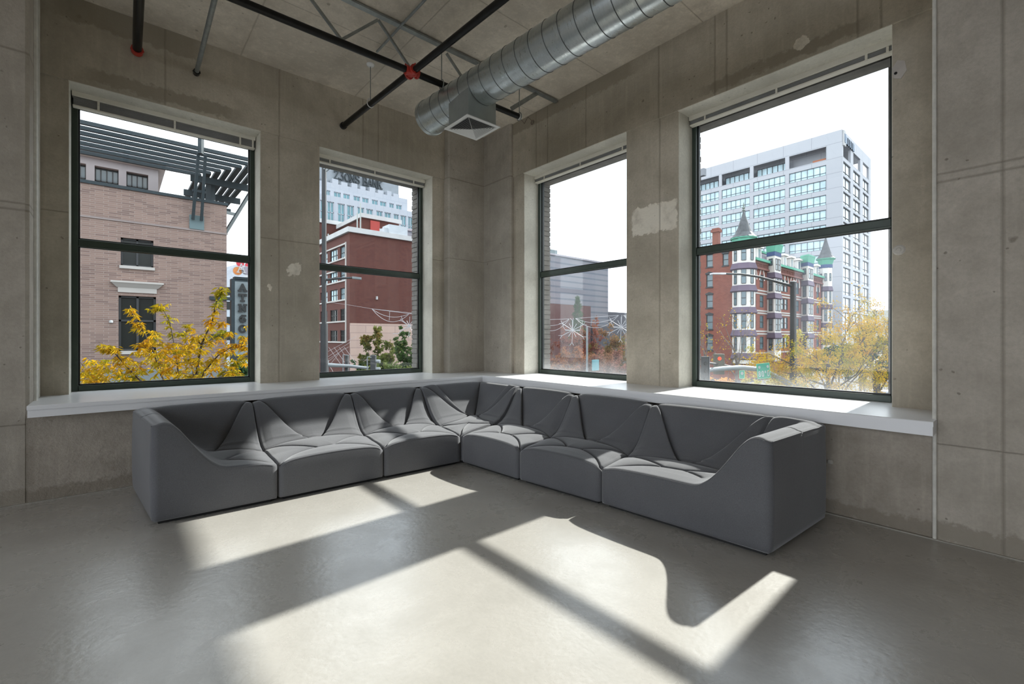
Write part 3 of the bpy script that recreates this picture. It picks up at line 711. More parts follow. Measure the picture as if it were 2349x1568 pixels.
def hanger(x, y, z1, label, disc=None, ring=True):
    h = empty('pipe_hanger', (x, y, ZC)); tag(h, label, 'pipe hanger', 'rods and rings holding the black pipes')
    m = MB(); m.tube([(x, y, z1), (x, y, ZC-0.001)], 0.0055, 8); m.build('rod', M_GSTEEL, h, smooth=True)
    if disc:
        m = MB(); m.lathe([(0.012, -0.03), (0.03, -0.026), (0.042, -0.014), (0.045, -0.0005)], (x, y, ZC), 24); m.build('ceiling_rose', M_WHT, h, smooth=True)
    if ring:
        m = MB(); m.tube([(x + (0.0), y + 0.045*math.sin(2*math.pi*k/20) * 0, PZ + 0.045*math.cos(2*math.pi*k/20)) if False else (x + (0.040*math.sin(2*math.pi*k/20) if ring == 'x' else 0), y + (0.040*math.sin(2*math.pi*k/20) if ring == 'y' else 0), PZ + 0.048*math.cos(2*math.pi*k/20)) for k in range(20)], 0.005, 6, closed=True)
        m.build('ring', M_WHT if ring == 'x' else M_GSTEEL, h, smooth=True)
hanger(2.211, 5.04, PZ+0.04, 'hanger rod with a white round ceiling plate holding the pipe by the left wall', disc=True, ring='x')
hanger(X_(YP1, 1013), YP1, PZ+0.04, 'thin hanger rod and ring right of the red cross fitting', ring='y')
hanger(X_(YP1, 1190), YP1-0.01, PZ+0.04, 'thin hanger rod near the capped pipe end right of the round duct', ring='y')
m = MB(); wp = at('x', XB-0.01, 1222, 281); m.tube([(3.66, YP1-0.01, PZ+0.035), (3.9, YP1+0.1, 4.0), (wp.x-0.12, wp.y-0.03, wp.z+0.03), (wp.x-0.01, wp.y, wp.z+0.02)], 0.0035, 6)
m.tube([(wp.x-0.008, wp.y+0.028*math.sin(k*0.5236), wp.z+0.028*math.cos(k*0.5236)) for k in range(12)], 0.005, 6, closed=True)
tag(m.build('wire_loop', simple('rusty_wire', (0.16, 0.12, 0.09), 0.6), None, smooth=True), 'loose wire tied from the pipe end to a ring on the right beam', 'wire')
p = at('z', ZC, 1877, 3); sh = empty('fire_sprinkler', (p.x, p.y-0.0, ZC)); tag(sh, 'small dark fire sprinkler at the top edge above the far right window', 'sprinkler')
m = MB(); m.lathe([(0.03, -0.002), (0.03, -0.012), (0.012, -0.016), (0.012, -0.045), (0.035, -0.05), (0.035, -0.056)], (p.x, p.y, ZC), 18); m.build('sprinkler_body', M_BLK, sh, smooth=True)
m = MB(); m.tube([(p.x+0.04*math.sin(k*0.4), p.y+0.04*math.cos(k*0.4), ZC-0.02) for k in range(16)], 0.004, 6, closed=True); m.build('guard_ring', M_GASKET, sh, smooth=True)

# ------------------------------------------------------------------ lettering made of strokes
GL = {  # strokes in a unit box (x 0..1, y 0..1)
 'A': [[(0,0),(0.5,1)],[(0.5,1),(1,0)],[(0.2,0.36),(0.8,0.36)],[(-0.12,0.0),(0.2,0.0)],[(0.8,0.0),(1.12,0.0)]],
 'T': [[(0,1),(1,1)],[(0.5,1),(0.5,0)],[(0.25,0),(0.75,0)],[(0,1),(0,0.8)],[(1,1),(1,0.8)]],
 'N': [[(0.1,0),(0.1,1)],[(0.1,1),(0.9,0)],[(0.9,0),(0.9,1)],[(-0.08,0),(0.3,0)],[(-0.08,1),(0.2,1)],[(0.72,1),(1.08,1)]],
 'O': [[(0.5+0.47*math.sin(k*math.pi/8), 0.5+0.5*math.cos(k*math.pi/8)) for k in range(17)]],
 'S': [[(0.9,0.82),(0.72,0.97),(0.45,1),(0.18,0.92),(0.1,0.74),(0.24,0.58),(0.5,0.5),(0.78,0.42),(0.92,0.25),(0.82,0.08),(0.55,0),(0.25,0.03),(0.08,0.2)]],
 'Z': [[(0.05,1),(0.95,1)],[(0.95,1),(0.05,0)],[(0.05,0),(0.95,0)],[(0.05,1),(0.05,0.84)],[(0.95,0),(0.95,0.16)]],
 '3': [[(0.15,1),(0.8,1)],[(0.8,1),(0.45,0.6)],[(0.45,0.6),(0.75,0.5),(0.85,0.28),(0.7,0.05),(0.4,0),(0.1,0.08)]],
 'B': [[(0.15,0),(0.15,1)],[(0.0,1),(0.6,1),(0.8,0.9),(0.82,0.7),(0.65,0.55),(0.15,0.53)],[(0.6,0.54),(0.88,0.42),(0.92,0.2),(0.75,0.02),(0.0,0)]],
 'K': [[(0.15,0),(0.15,1)],[(0.15,0.42),(0.85,1)],[(0.4,0.6),(0.95,0)],[(-0.02,0),(0.35,0)],[(-0.02,1),(0.35,1)],[(0.7,1),(1.05,1)],[(0.78,0),(1.1,0)]],
 '6': [[(0.8,0.95),(0.45,0.98),(0.2,0.72),(0.1,0.38),(0.25,0.06),(0.55,0),(0.85,0.12),(0.92,0.34),(0.75,0.54),(0.45,0.56),(0.18,0.42)],[(0.62,0.98),(0.95,0.98)]],
 '8': [[(0.5+0.36*math.sin(k*math.pi/6), 0.76+0.24*math.cos(k*math.pi/6)) for k in range(13)],[(0.5+0.42*math.sin(k*math.pi/6), 0.27+0.27*math.cos(k*math.pi/6)) for k in range(13)]],
 '0': [[(0.1,0.25),(0.1,0.75),(0.3,1),(0.7,1),(0.9,0.75),(0.9,0.25),(0.7,0),(0.3,0),(0.1,0.25)]],
 'U': [[(0.1,1),(0.1,0.25),(0.3,0),(0.7,0),(0.9,0.25),(0.9,1)]],
}
def letters(mb, text, org, ex, ez, en, h, w, gap, st, depth):
    """ex: reading direction, ez: up, en: outwards"""
    ex, ez, en = Vector(ex), Vector(ez), Vector(en); x = 0.0; cnt = 0
    for ch in text:
        if ch == ' ': x += w*0.55; continue
        for s in GL[ch]:
            for (a, b), (c, d) in zip(s[:-1], s[1:]):
                p = Vector(org)+ex*(x+a*w)+ez*(b*h); q = Vector(org)+ex*(x+c*w)+ez*(d*h)
                dr = (q-p).normalized(); cnt += 1; dp = depth*(1+0.05*(cnt % 7)); mb.bar(p-dr*st*0.35+en*dp/2, q+dr*st*0.35+en*dp/2, st, dp, up=tuple(en))
        x += w + gap
    return x

# ------------------------------------------------------------------ the street outside
def mat_flat(n, c, r=0.8, **k): return simple(n, c, r, vary=0.08, scale=0.6, **k)
M_ASPH = simple('asphalt', (0.05, 0.05, 0.052), 0.9, vary=0.2, scale=0.5); M_PAVE = simple('pale_pavement', (0.15, 0.148, 0.14), 0.9, vary=0.12, scale=0.7)
f = MB(); f.box(-120, 420, -200, 420, GND-0.4, GND); o = f.build('ground_outside', M_ASPH); tag(o, kind='structure', label='grey street surface far below the windows')
f = MB(); f.box(18, 75, -14, 12, GND, GND+0.12); f.box(5.0, 9.5, -20, 30, GND, GND+0.14); o = f.build('pavement_outside', M_PAVE); tag(o, kind='structure', label='pale pavement across the street below the right windows')

def dark_glass(name, c, r=0.12, sp=0.8): return simple(name, c, r, vary=0.25, scale=0.35, Specular_IOR_Level=sp)
M_GDK = dark_glass('dark_window_glass', (0.012, 0.015, 0.014), 0.3, 0.3); M_GBL = dark_glass('sky_blue_window_glass', (0.46, 0.62, 0.68), 0.35); M_GPALE = dark_glass('white_reflection_window_glass', (0.62, 0.66, 0.68), 0.35); M_GTEAL = dark_glass('teal_window_glass', (0.07, 0.21, 0.25), 0.2)  # the pale glass carries white reflections in its base colour
M_GHOT = dark_glass('hotel_window_glass', (0.10, 0.15, 0.17), 0.2); M_DKF = mat_flat('dark_window_frame', (0.03, 0.032, 0.035), 0.6)
M_CREAM = mat_flat('cream_paint', (0.66, 0.63, 0.59)); M_STONE = mat_flat('light_stone_trim', (0.42, 0.395, 0.37)); M_WTRIM = mat_flat('white_stone_coping', (0.44, 0.44, 0.44))
M_STEELD = simple('dark_blue_grey_steel', (0.018, 0.030, 0.037), 0.7, 0.0, vary=0.15)

def facade(mb, axis, c, dep, a0, a1, z0, z1, holes):
    """wall face on plane axis=c facing the viewer with real openings (a0,a1,z0,z1) whose reveals go back by dep"""
    As = sorted({a0, a1, *[h[0] for h in holes], *[h[1] for h in holes]}); Zs = sorted({z0, z1, *[h[2] for h in holes], *[h[3] for h in holes]})
    P = (lambda a, d, z: (a, c+d, z)) if axis == 'y' else (lambda a, d, z: (c+d, a, z))
    for i in range(len(As)-1):
        for j in range(len(Zs)-1):
            am, zm_ = (As[i]+As[i+1])/2, (Zs[j]+Zs[j+1])/2
            if any(h[0] < am < h[1] and h[2] < zm_ < h[3] for h in holes): continue
            mb.add([P(As[i],0,Zs[j]), P(As[i+1],0,Zs[j]), P(As[i+1],0,Zs[j+1]), P(As[i],0,Zs[j+1])], [(0,1,2,3)])
    for (b0, b1, y0, y1) in holes:
        mb.add([P(b0,0,y0),P(b1,0,y0),P(b1,0,y1),P(b0,0,y1),P(b0,dep,y0),P(b1,dep,y0),P(b1,dep,y1),P(b0,dep,y1)], [(0,1,5,4),(1,2,6,5),(2,3,7,6),(3,0,4,7)])
def win(parent, axis, c, dep, h, glass, frame, nx=1, nz=1, fw=0.05, name='window', zbars=()):
    """a window set back in its opening: frame bars (slot 0) and pane (slot 1)"""
    b0, b1, z0, z1 = h; m = MB()
    def bx(a0, a1, d0, d1, q0, q1):
        if axis == 'y': m.box(a0, a1, c+d0, c+d1, q0, q1)
        else: m.box(c+d0, c+d1, a0, a1, q0, q1)
    d = dep*0.7
    m.cur = 1; bx(b0, b1, d, d+0.03, z0, z1); m.cur = 0
    bx(b0, b0+fw, d-fw, d, z0, z1); bx(b1-fw, b1, d-fw, d, z0, z1); bx(b0, b1, d-fw, d, z0, z0+fw); bx(b0, b1, d-fw, d, z1-fw, z1)
    for k in range(1, nx): a = b0+(b1-b0)*k/nx; bx(a-fw/2, a+fw/2, d-fw, d, z0, z1)
    for k in range(1, nz): a = z0+(z1-z0)*k/nz; bx(b0, b1, d-fw, d, a-fw/2, a+fw/2)
    for q in zbars: a = z0+(z1-z0)*q; bx(b0, b1, d-fw, d, a-fw/2, a+fw/2)
    return m.build(name, [frame, glass], parent, fix=False)

# --- brick building across the left street
bb = empty('brick_building', (-2, 22, GND)); tag(bb, 'tan brick building with a steel sunshade canopy outside the far left window', 'building')
YB1 = 22.0; xb1 = X_(YB1, 520)
M_TBRICK = brick_mat('tan_pink_brick', (0.255, 0.175, 0.148), (0.125, 0.083, 0.078), (0.32, 0.275, 0.245), 0.36, 0.070, 0.006, 'xy', contrast=0.6, off=0.37)
zt1 = Z_('y', YB1, 520, 471); zb1 = Z_('y', YB1, 250, 850)
def uvrect(axis, c, u0, u1, um, v0, v1):
    k = 0 if axis == 'y' else 1
    a, b = sorted((at(axis, c, u0)[k], at(axis, c, u1)[k])); return (a, b, Z_(axis, c, um, v1), Z_(axis, c, um, v0))
h1 = uvrect('y', YB1, 272, 358, 315, 679, 804); h2 = uvrect('y', YB1, 277, 352, 315, 548, 611)
h3 = (h1[0]-6.2, h1[1]-6.2, h1[2], h1[3])
m = MB(); facade(m, 'y', YB1, 0.25, -14, xb1, zb1, zt1, [h1, h2, h3]); m.box(-14, xb1-0.01, YB1+0.26, 36, GND, zt1-0.02)
m.add([(xb1, YB1, zb1), (xb1, 36, zb1), (xb1, 36, zt1), (xb1, YB1, zt1)], [(0,1,2,3)])
m.build('brick_wall', M_TBRICK, bb, fix=False)
m = MB(); m.box(-14, xb1+0.06, YB1-0.06, 36.05, GND, zb1); m.build('plinth_wall', mat_flat('blue_grey_plinth', (0.17, 0.19, 0.20)), bb)
m = MB(); m.box(-14, xb1+0.05, YB1-0.06, YB1+0.4, zt1-0.02, zt1+0.09); m.box(xb1-0.3, xb1+0.06, YB1, 36, zt1-0.02, zt1+0.09); m.build('parapet_cap', M_STEELD, bb)
zl = Z_('y', YB1, 520, 537)
m = MB(); m.box(-14, xb1+0.03, YB1-0.035, YB1, zl-0.03, zl+0.03); m.build('string_course', mat_flat('grey_string_course', (0.25, 0.21, 0.2)), bb)
win(bb, 'y', YB1, 0.25, h1, M_GDK, M_DKF, 2, 1, 0.07, zbars=(0.55,)); win(bb, 'y', YB1, 0.25, h2, M_GDK, M_DKF, 2, 1, 0.06); win(bb, 'y', YB1, 0.25, h3, M_GDK, M_DKF, 2, 1, 0.07, zbars=(0.55,))
for h in (h1, h3):
    m = MB(); m.box(h[0]-0.06, h[1]+0.06, YB1-0.1, YB1+0.02, h[2]-0.12, h[2]); m.build('window_sill', M_STONE, bb)
    m = MB(); z = h[3]+0.12
    m.box(h[0]-0.02, h[1]+0.02, YB1-0.05, YB1, z, z+0.18)
    m.add([(h[0]-0.05,YB1-0.06,z+0.18),(h[1]+0.05,YB1-0.06,z+0.18),(h[1]+0.05,YB1,z+0.18),(h[0]-0.05,YB1,z+0.18),(h[0]-0.2,YB1-0.2,z+0.34),(h[1]+0.2,YB1-0.2,z+0.34),(h[1]+0.2,YB1,z+0.34),(h[0]-0.2,YB1,z+0.34)],[(0,3,2,1),(4,5,6,7),(0,1,5,4),(1,2,6,5),(2,3,7,6),(3,0,4,7)])
    m.box(h[0]-0.22, h[1]+0.22, YB1-0.22, YB1, z+0.34, z+0.40); m.build('stone_lintel', M_STONE, bb)
m = MB(); m.box(h2[0]-0.04, h2[1]+0.04, YB1-0.08, YB1+0.02, h2[2]-0.11, h2[2]); m.build('window_sill', M_STONE, bb)
m = MB(); p = at('y', YB1-0.03, 255, 737); m.lathe([(0.05, -0.05), (0.06, 0.0), (0.04, 0.05)], (p.x, p.y, p.z), 12); m.build('wall_light', M_WTRIM, bb, smooth=True)
# set-back penthouse
YB2 = 26.0; xb2 = X_(YB2, 363); zt2 = Z_('y', YB2, 363, 390)
hs_ = [uvrect('y', YB2, 217, 272, 240, 384, 426), uvrect('y', YB2, 290, 340, 315, 397, 437)]
w0 = hs_[0][1]-hs_[0][0]; hs_[0] = (hs_[0][0], hs_[0][1], hs_[1][2], hs_[1][3]); hs_.append((hs_[0][0]-w0*1.35, hs_[0][0]-w0*0.35, hs_[1][2], hs_[1][3])); hs_.append((hs_[0][0]-w0*2.7, hs_[0][0]-w0*1.7, hs_[1][2], hs_[1][3]))
hs_ = [(a, b, c_-0.9, d) for a, b, c_, d in hs_]
m = MB(); facade(m, 'y', YB2, 0.4, -14, xb2, zt1-1, zt2, hs_); m.box(-14, xb2-0.01, YB2+0.41, 34, zt1-1, zt2); m.add([(xb2,YB2,zt1-1),(xb2,34,zt1-1),(xb2,34,zt2),(xb2,YB2,zt2)],[(0,1,2,3)])
m.build('penthouse_wall', mat_flat('pale_lilac_grey_render', (0.28, 0.255, 0.26)), bb, fix=False)
m = MB(); m.box(-14, xb2+0.25, YB2-0.25, 34, zt2, zt2+0.28); m.build('penthouse_cornice', M_WTRIM, bb)
for h in hs_: win(bb, 'y', YB2, 0.4, h, dark_glass('blue_black_glass', (0.045, 0.07, 0.085)), M_DKF, 4, 3, 0.04)
# steel canopy: mitred slats wrapping the roof corner
cp = empty('sunshade_canopy', (2.4, 21, zt1)); tag(cp, 'dark steel slatted sunshade wrapping the roof corner of the tan brick building', 'canopy')
ZCN = 8.45
for i in range(7):
    y = 20.85 + 0.56*i; xm = 4.55 - 0.29*i
    m = MB(); m.box(-14, xm, y-0.06, y+0.06, ZCN-0.065, ZCN+0.065); m.bar((xm-0.06, y, ZCN), (xm-0.06, 30.5, ZCN), 0.20, 0.12)
    m.build('slat', M_STEELD, cp)
for yb in (23.9, 26.5, 29.0):
    m = MB(); m.bar((2.42, yb, ZCN-0.28), (4.75, yb, ZCN-0.28), 0.12, 0.28); m.build('cross_beam', M_STEELD, cp)
m = MB(); p0 = at('y', YB1-0.1, 452, 505); 
for dx in (-0.14, 0.14):
    m.bar((p0.x+dx, YB1-0.14, p0.z), (p0.x+0.05+dx*0.8, 20.95, ZCN-0.15), 0.09, 0.12)
m.bar((p0.x, 20.8, ZCN-0.2), (p0.x, 20.8, ZCN+0.45), 0.14, 0.14); m.bar((p0.x-0.2, YB1-0.5, 7.0), (p0.x+0.25, YB1-0.5, 7.0), 0.07, 0.1); m.build('bracket_strut', M_STEELD, cp)
m = MB(); m.box(p0.x-0.24, p0.x+0.24, YB1-0.06, YB1-0.001, p0.z-0.35, p0.z+0.2); m.build('bracket_plate', mat_flat('blue_grey_plate', (0.12, 0.17, 0.18)), cp)
m = MB(); m.bar((xb1+0.02, 23.2, 5.6), (4.72, 23.9, ZCN-0.4), 0.1, 0.12); m.bar((X_(24.5, 483), 24.5, zt1), (X_(24.5, 483), 24.5, ZCN), 0.26, 0.26); m.bar((2.6, 24.3, 7.1), (4.7, 27.0, 7.6), 0.1, 0.14); m.build('bracket_strut', M_STEELD, cp)

# --- blade sign
YS1 = 21.9
bs = empty('blade_sign', (3.9, YS1, 1)); tag(bs, 'tall dark blade sign with vertical letters fixed to the tan brick building', 'sign')
xa, xz_ = X_(YS1, 531), X_(YS1, 579); zA, zB_ = Z_('y', YS1, 550, 640), Z_('y', YS1, 550, 815)
m = MB(); m.box(xa, xz_, YS1, YS1+0.35, zB_-0.2, zA); m.build('sign_case', M_STEELD, bs)
m = MB(); m.box(xa+0.12, xz_-0.08, YS1-0.012, YS1-0.001, zB_, zA-0.10); m.build('sign_face', brick_mat('sign_mesh_face', (0.20, 0.235, 0.25), (0.17, 0.2, 0.21), (0.30, 0.34, 0.35), 0.05, 0.05, 0.004, 'x'), bs)
lh = 0.27; cxs = (xa+xz_)/2+0.0
for ch, vc in zip('ATN6OS', (660, 683, 706.5, 731, 754, 780)):
    m = MB(); zc_ = Z_('y', YS1, 552, vc); letters(m, ch, (cxs-0.12, YS1-0.075, zc_-lh/2), (1,0,0), (0,0,1), (0,-1,0), lh, 0.235, 0, 0.078, 0.06)
    m.build('letter', simple('black_letter_enamel', (0.008, 0.009, 0.010), 0.45), bs)
m = MB(); zq = zA
cols = {'orange': (0.62, 0.22, 0.06), 'red': (0.50, 0.03, 0.05), 'grey': (0.27, 0.24, 0.28)}
def disc(cn, u, v, r, dy):
    q = at('y', YS1, u, v); m = MB()
    m.prism([(q.x+r*math.cos(k*math.pi/12), q.z+r*math.sin(k*math.pi/12)) for k in range(24)], lambda a, b, d: (a, d, b), YS1-dy-0.05, YS1-dy)
    tag(m.build('logo_disc', mat_flat('logo_'+cn, cols[cn], 0.5), bs), '%s disc' % cn)
    m = MB(); m.tube([(q.x+r*math.cos(k*math.pi/12), YS1-dy-0.05, q.z+r*math.sin(k*math.pi/12)) for k in range(24)], 0.008, 5, closed=True); m.build('disc_rim', M_WTRIM, bs)
disc('red', 550, 604, 0.15, 0.04); disc('red', 566, 608, 0.08, 0.0); disc('orange', 543.5, 622, 0.175, 0.10); disc('grey', 563, 622, 0.175, 0.16); disc('red', 558, 598, 0.09, 0.02)
m = MB(); q = at('y', YS1-0.26, 545, 624); letters(m, 'A', (q.x, YS1-0.26, q.z), (1,0,0), (0,0,1), (0,-1,0), 0.36, 0.26, 0, 0.035, 0.03); tag(m.build('logo_letter', M_WTRIM, bs), 'white serif letter A')
m = MB(); m.box(xa+0.1, xz_, YS1-0.05, YS1+0.35, zA, zA+0.09); m.build('sign_cap', M_STEELD, bs)
for v in (684, 770):
    m = MB(); z = Z_('y', YS1, 505, v); m.box(X_(YS1, 481), xa, YS1-0.02, YS1+0.08, z-0.07, z+0.07); m.build('sign_arm', M_STEELD, bs)

# --- red brick office with white coping (second window)
xr, yr = pt(802, 774, 85)[:2]
rb = empty('red_brick_office', (xr, yr, GND)); tag(rb, 'red brick office block with white coping below the bank tower', 'building')
M_RBR = brick_mat('deep_red_brick', (0.108, 0.042, 0.034), (0.080, 0.031, 0.028), (0.098, 0.051, 0.042), 0.6, 0.30, 0.02, 'xy', contrast=0.5)
ztr = Z_('x', xr, 802, 531)
wins = []
ys_ = lambda u: Y_(xr, u)
for (u0, u1) in ((780.5, 792), (757.5, 774), (735, 751), (700, 728)):
    for (v0, v1) in ((564, 593), (617, 643), (660, 687), (708, 736), (757, 783)):
        z0 = Z_('x', xr, 787, v1); z1 = Z_('x', xr, 787, v0); wins.append((ys_(u1), ys_(u0), z0, z1))
m = MB(); facade(m, 'x', xr, 0.4, yr, yr+90, GND, ztr, wins); facade(m, 'y', yr, 0.3, xr, xr+34, 4.0, ztr, [])
m.add([(xr,yr,ztr),(xr+34,yr,ztr),(xr+34,yr+90,ztr),(xr,yr+90,ztr)], [(0,1,2,3)]); m.build('brick_wall', M_RBR, rb, fix=False)
for h in wins: win(rb, 'x', xr, 0.4, h, M_GBL if h[2] > 6.5 else M_GDK, M_DKF, 3, 2, 0.12)
m = MB(); m.box(xr+0.02, xr+34, yr-0.25, yr+0.3, GND, 4.0); m.build('stone_base', brick_mat('pink_stone_base', (0.44, 0.32, 0.27), (0.38, 0.28, 0.24), (0.3, 0.22, 0.2), 6.0, 1.4, 0.06, 'x', contrast=0.4), rb)
m = MB(); m.box(xr-0.5, xr+34, yr-0.5, yr+0.4, ztr-0.1, ztr+0.85); m.box(xr-0.5, xr+0.4, yr+0.4, yr+90, ztr-0.1, ztr+0.85); m.build('white_coping', M_WTRIM, rb)
m = MB(); ya = ys_(794.5); m.box(xr-0.2, xr, ya-0.15, ya+0.15, Z_('x', xr, 787, 785), Z_('x', xr, 787, 558))
for (v0, v1) in ((561, 0), (593, 0), (617, 0), (644, 0), (688, 0), (737, 0), (784.5, 0)):
    z = Z_('x', xr, 787, v0); m.box(xr-0.18, xr, ya, yr+90, z-0.14, z+0.14)
m.build('stone_bands', M_STONE, rb)
# rooftop storey and wing behind
p = pt(831, 774, 98); zq = Z_('x', p.x, 831, 499)
m = MB(); m.box(p.x, X_(p.y, 915), p.y, p.y+14, ztr, zq); m.build('roof_storey', M_RBR, rb)
m = MB(); m.box(X_(p.y, 849), X_(p.y, 870), p.y-0.25, p.y, ztr, zq-0.3); m.build('red_panel', mat_flat('bright_red_panel', (0.36, 0.055, 0.045)), rb)
m = MB(); m.box(p.x-0.5, X_(p.y, 915)+0.5, p.y-0.5, p.y+14, zq, zq+0.9); m.build('roof_storey_coping', M_WTRIM, rb)
yw = yr+26; m = MB(); zw = Z_('y', yw, 790, 519); m.box(X_(yw, 700), X_(yw, 831), yw, yw+8, ztr-1, zw); m.build('roof_wing', M_RBR, rb)
m = MB(); m.box(X_(yw, 700), X_(yw, 831)+0.4, yw-0.4, yw+8, zw, zw+0.9); m.build('roof_wing_coping', M_WTRIM, rb)
m = MB(); q = pt(902, 540, 92); m.box(q.x-1.6, q.x+2.4, q.y-1.5, q.y+1.5, ztr+0.8, ztr+2.6); m.box(q.x-2.4, q.x-1.6, q.y-1.0, q.y+1.0, ztr+0.8, ztr+1.9); m.build('roof_unit', mat_flat('pale_grey_unit', (0.42, 0.45, 0.48)), rb)
for (u, v0, v1) in ((827, 466, 524), (819.5, 488, 522), (872, 524, 532), (753, 536, 545)):
    q = pt(u, v0, 96); m = MB(); m.tube([(q.x, q.y, ztr+0.5), (q.x, q.y, q.z)], 0.14, 6); m.build('roof_pipe', M_GSTEEL, rb)
q0 = at('y', yr-0.3, 865, 683); m = MB(); m.box(q0.x-0.12, q0.x+0.12, yr-0.4, yr, q0.z-0.3, q0.z+0.3); m.build('wall_lamp', M_WTRIM, rb)

# --- bank tower
YZ = 200.0
bt_ = empty('bank_tower', (X_(YZ, 850), YZ, GND)); tag(bt_, 'white and teal bank tower with a grey lettered crown', 'building')
M_TW = brick_mat('white_tower_panels', (0.37, 0.39, 0.43), (0.35, 0.375, 0.42), (0.30, 0.33, 0.37), 4.0, 3.6, 0.08, 'xy', rough=0.5, contrast=0.15)
M_CRN = mat_flat('grey_crown_panels', (0.19, 0.212, 0.235), 0.5)
def tier(u1, v_top_right, dback, holes, z0, name, mat):
    x0, x1 = X_(YZ, 640), X_(YZ, u1); zt = Z_('y', YZ, u1, v_top_right)
    m = MB(); facade(m, 'y', YZ-dback, 0.8, x0, x1, z0, zt, holes); m.box(x0, x1-0.01, YZ-dback+0.9, YZ+35, z0, zt-0.05)
    m.add([(x1,YZ-dback,z0),(x1,YZ+35,z0),(x1,YZ+35,zt),(x1,YZ-dback,zt)],[(0,1,2,3)]); m.build(name, mat, bt_, fix=False); return zt
zc3 = Z_('y', YZ, 921, 420)
m = MB(); xc1 = X_(YZ, 921); m.box(X_(YZ, 640), xc1, YZ+3, YZ+35, 60, zc3); m.build('crown', M_CRN, bt_)
# merlon-like white panels against the crown
z2 = Z_('y', YZ, 934, 457); z3 = Z_('y', YZ, 946, 490)
hu = [(690,699),(707,716),(723,732),(747.5,757.5),(766,782),(787.5,802.5),(811,826),(831,845.5),(853,867),(871.5,886),(893,903.5),(908.5,921.5)]
H2 = [(X_(YZ, a), X_(YZ, b), z3+0.25, z3+6.2) for a, b in hu]
tier(934.5, 457, 0.0, [(a, b, z_, z_+2.7) for a, b, z_, _ in H2], z3-2, 'upper_storeys', M_TW)
for a, b, z_, _ in H2: win(bt_, 'y', YZ, 0.8, (a, b, z_, z_+2.7), M_GTEAL, M_TW, 2, 1, 0.25)
hu3 = [(687,703),(710,724),(729,742),(745,760.5),(769,785),(790,806),(814,829),(834,849),(857,871),(875.5,890),(896.5,908),(912,925),(929,940)]
H3 = [(X_(YZ, a), X_(YZ, b), z3-20.5, z3-2.6) if i < 6 or i > 10 else (X_(YZ, a), X_(YZ, b), z3-8.0, z3-2.6) for i, (a, b) in enumerate(hu3)]
m = MB(); x1 = X_(YZ, 946); facade(m, 'y', YZ-3, 0.8, X_(YZ, 640), x1, GND, z3, H3); m.box(X_(YZ, 640), x1-0.01, YZ-2.1, YZ+30, GND, z3-0.05); m.build('main_storeys', M_TW, bt_, fix=False)
for h in H3: win(bt_, 'y', YZ-3, 0.8, h, M_GTEAL, M_TW, 2, 4 if h[3]-h[2] > 9 else 1, 0.3)
zc4 = z2+1.5
m = MB()
for i, (a, b) in enumerate(((700,712),(718,733),(738,750),(762,776),(783,797),(806.5,820),(826.5,838.5),(848,861),(867.5,880),(888,898),(902.5,915.5))):
    m.box(X_(YZ, a), X_(YZ, b), YZ-0.01, YZ+2.8, z2-0.05, zc4+ (0.5 if i % 2 else 0.0))
m.build('battlement_panels', M_TW, bt_)
m = MB(); p = at('y', YZ+2.7, 766, 412); e = at('y', YZ+2.7, 876, 430)
Lw = (e.x-p.x); nlet = 10; w = Lw/(9 + 0.55 + 9*0.13)
letters(m, 'Z3ONS BANK', (p.x, YZ+2.6, at('y', YZ+2.7, 820, 421.5).z), (1,0,0), (0,0,1), (0,-1,0), 3.4, w*1.0, w*0.13, w*0.21, 0.5)
m.build('lettering', mat_flat('dark_sign_letters', (0.022, 0.030, 0.036), 0.7), bt_)

# --- ribbed grey hall (third window)
xg, yg = pt(1395, 774, 150)[:2]
rg = empty('ribbed_hall', (xg, yg, GND)); tag(rg, 'windowless pale grey ribbed hall above the autumn trees', 'building')
t = NT('ribbed_grey_cladding'); zz = t.sep()[2]
band = t.math('FRACT', t.math('DIVIDE', zz, 1.75)); cc = t.mix(t.ramp(band, 0.68, 0.74), (0.24, 0.228, 0.25), (0.14, 0.15, 0.18))
cc = t.mix(t.math('MULTIPLY', t.ramp(t.noise(0.08, 4), 0.35, 0.7), 0.35), cc, (0.16, 0.20, 0.25)); t.bsdf(cc, 0.7, 0, normal=t.bump(band, 0.4, 0.1)); M_RIB = t.mat
zg = Z_('y', yg, 1395, 606.5)
m = MB(); m.box(xg-75, xg, yg, yg+40, 5.0, zg); m.build('hall_wall', M_RIB, rg)
m = MB(); m.box(xg-75, xg+0.3, yg-0.3, yg+40, zg, zg+0.5); m.build('roof_edge', mat_flat('grey_roof_edge', (0.35, 0.33, 0.36)), rg)
xw = X_(yg-8, 1355); m = MB(); m.box(xg-75, xw, yg-8, yg+4, GND, Z_('y', yg-8, 1355, 702)); m.build('lower_wing', mat_flat('muted_red_brick', (0.13, 0.065, 0.062)), rg)
m = MB(); m.box(X_(yg, 1240), X_(yg, 1290), yg+2, yg+10, zg, Z_('y', yg, 1290, 572)); m.build('roof_plant', mat_flat('green_grey_plant', (0.15, 0.19, 0.20)), rg)
m = MB(); q = pt(1415, 716, 170); m.box(q.x-14, q.x+30, q.y, q.y+15, GND, q.z); o = m.build('low_building', mat_flat('dark_far_roof', (0.10, 0.10, 0.12))); tag(o, 'low dark building on the horizon right of the ribbed hall', 'building')

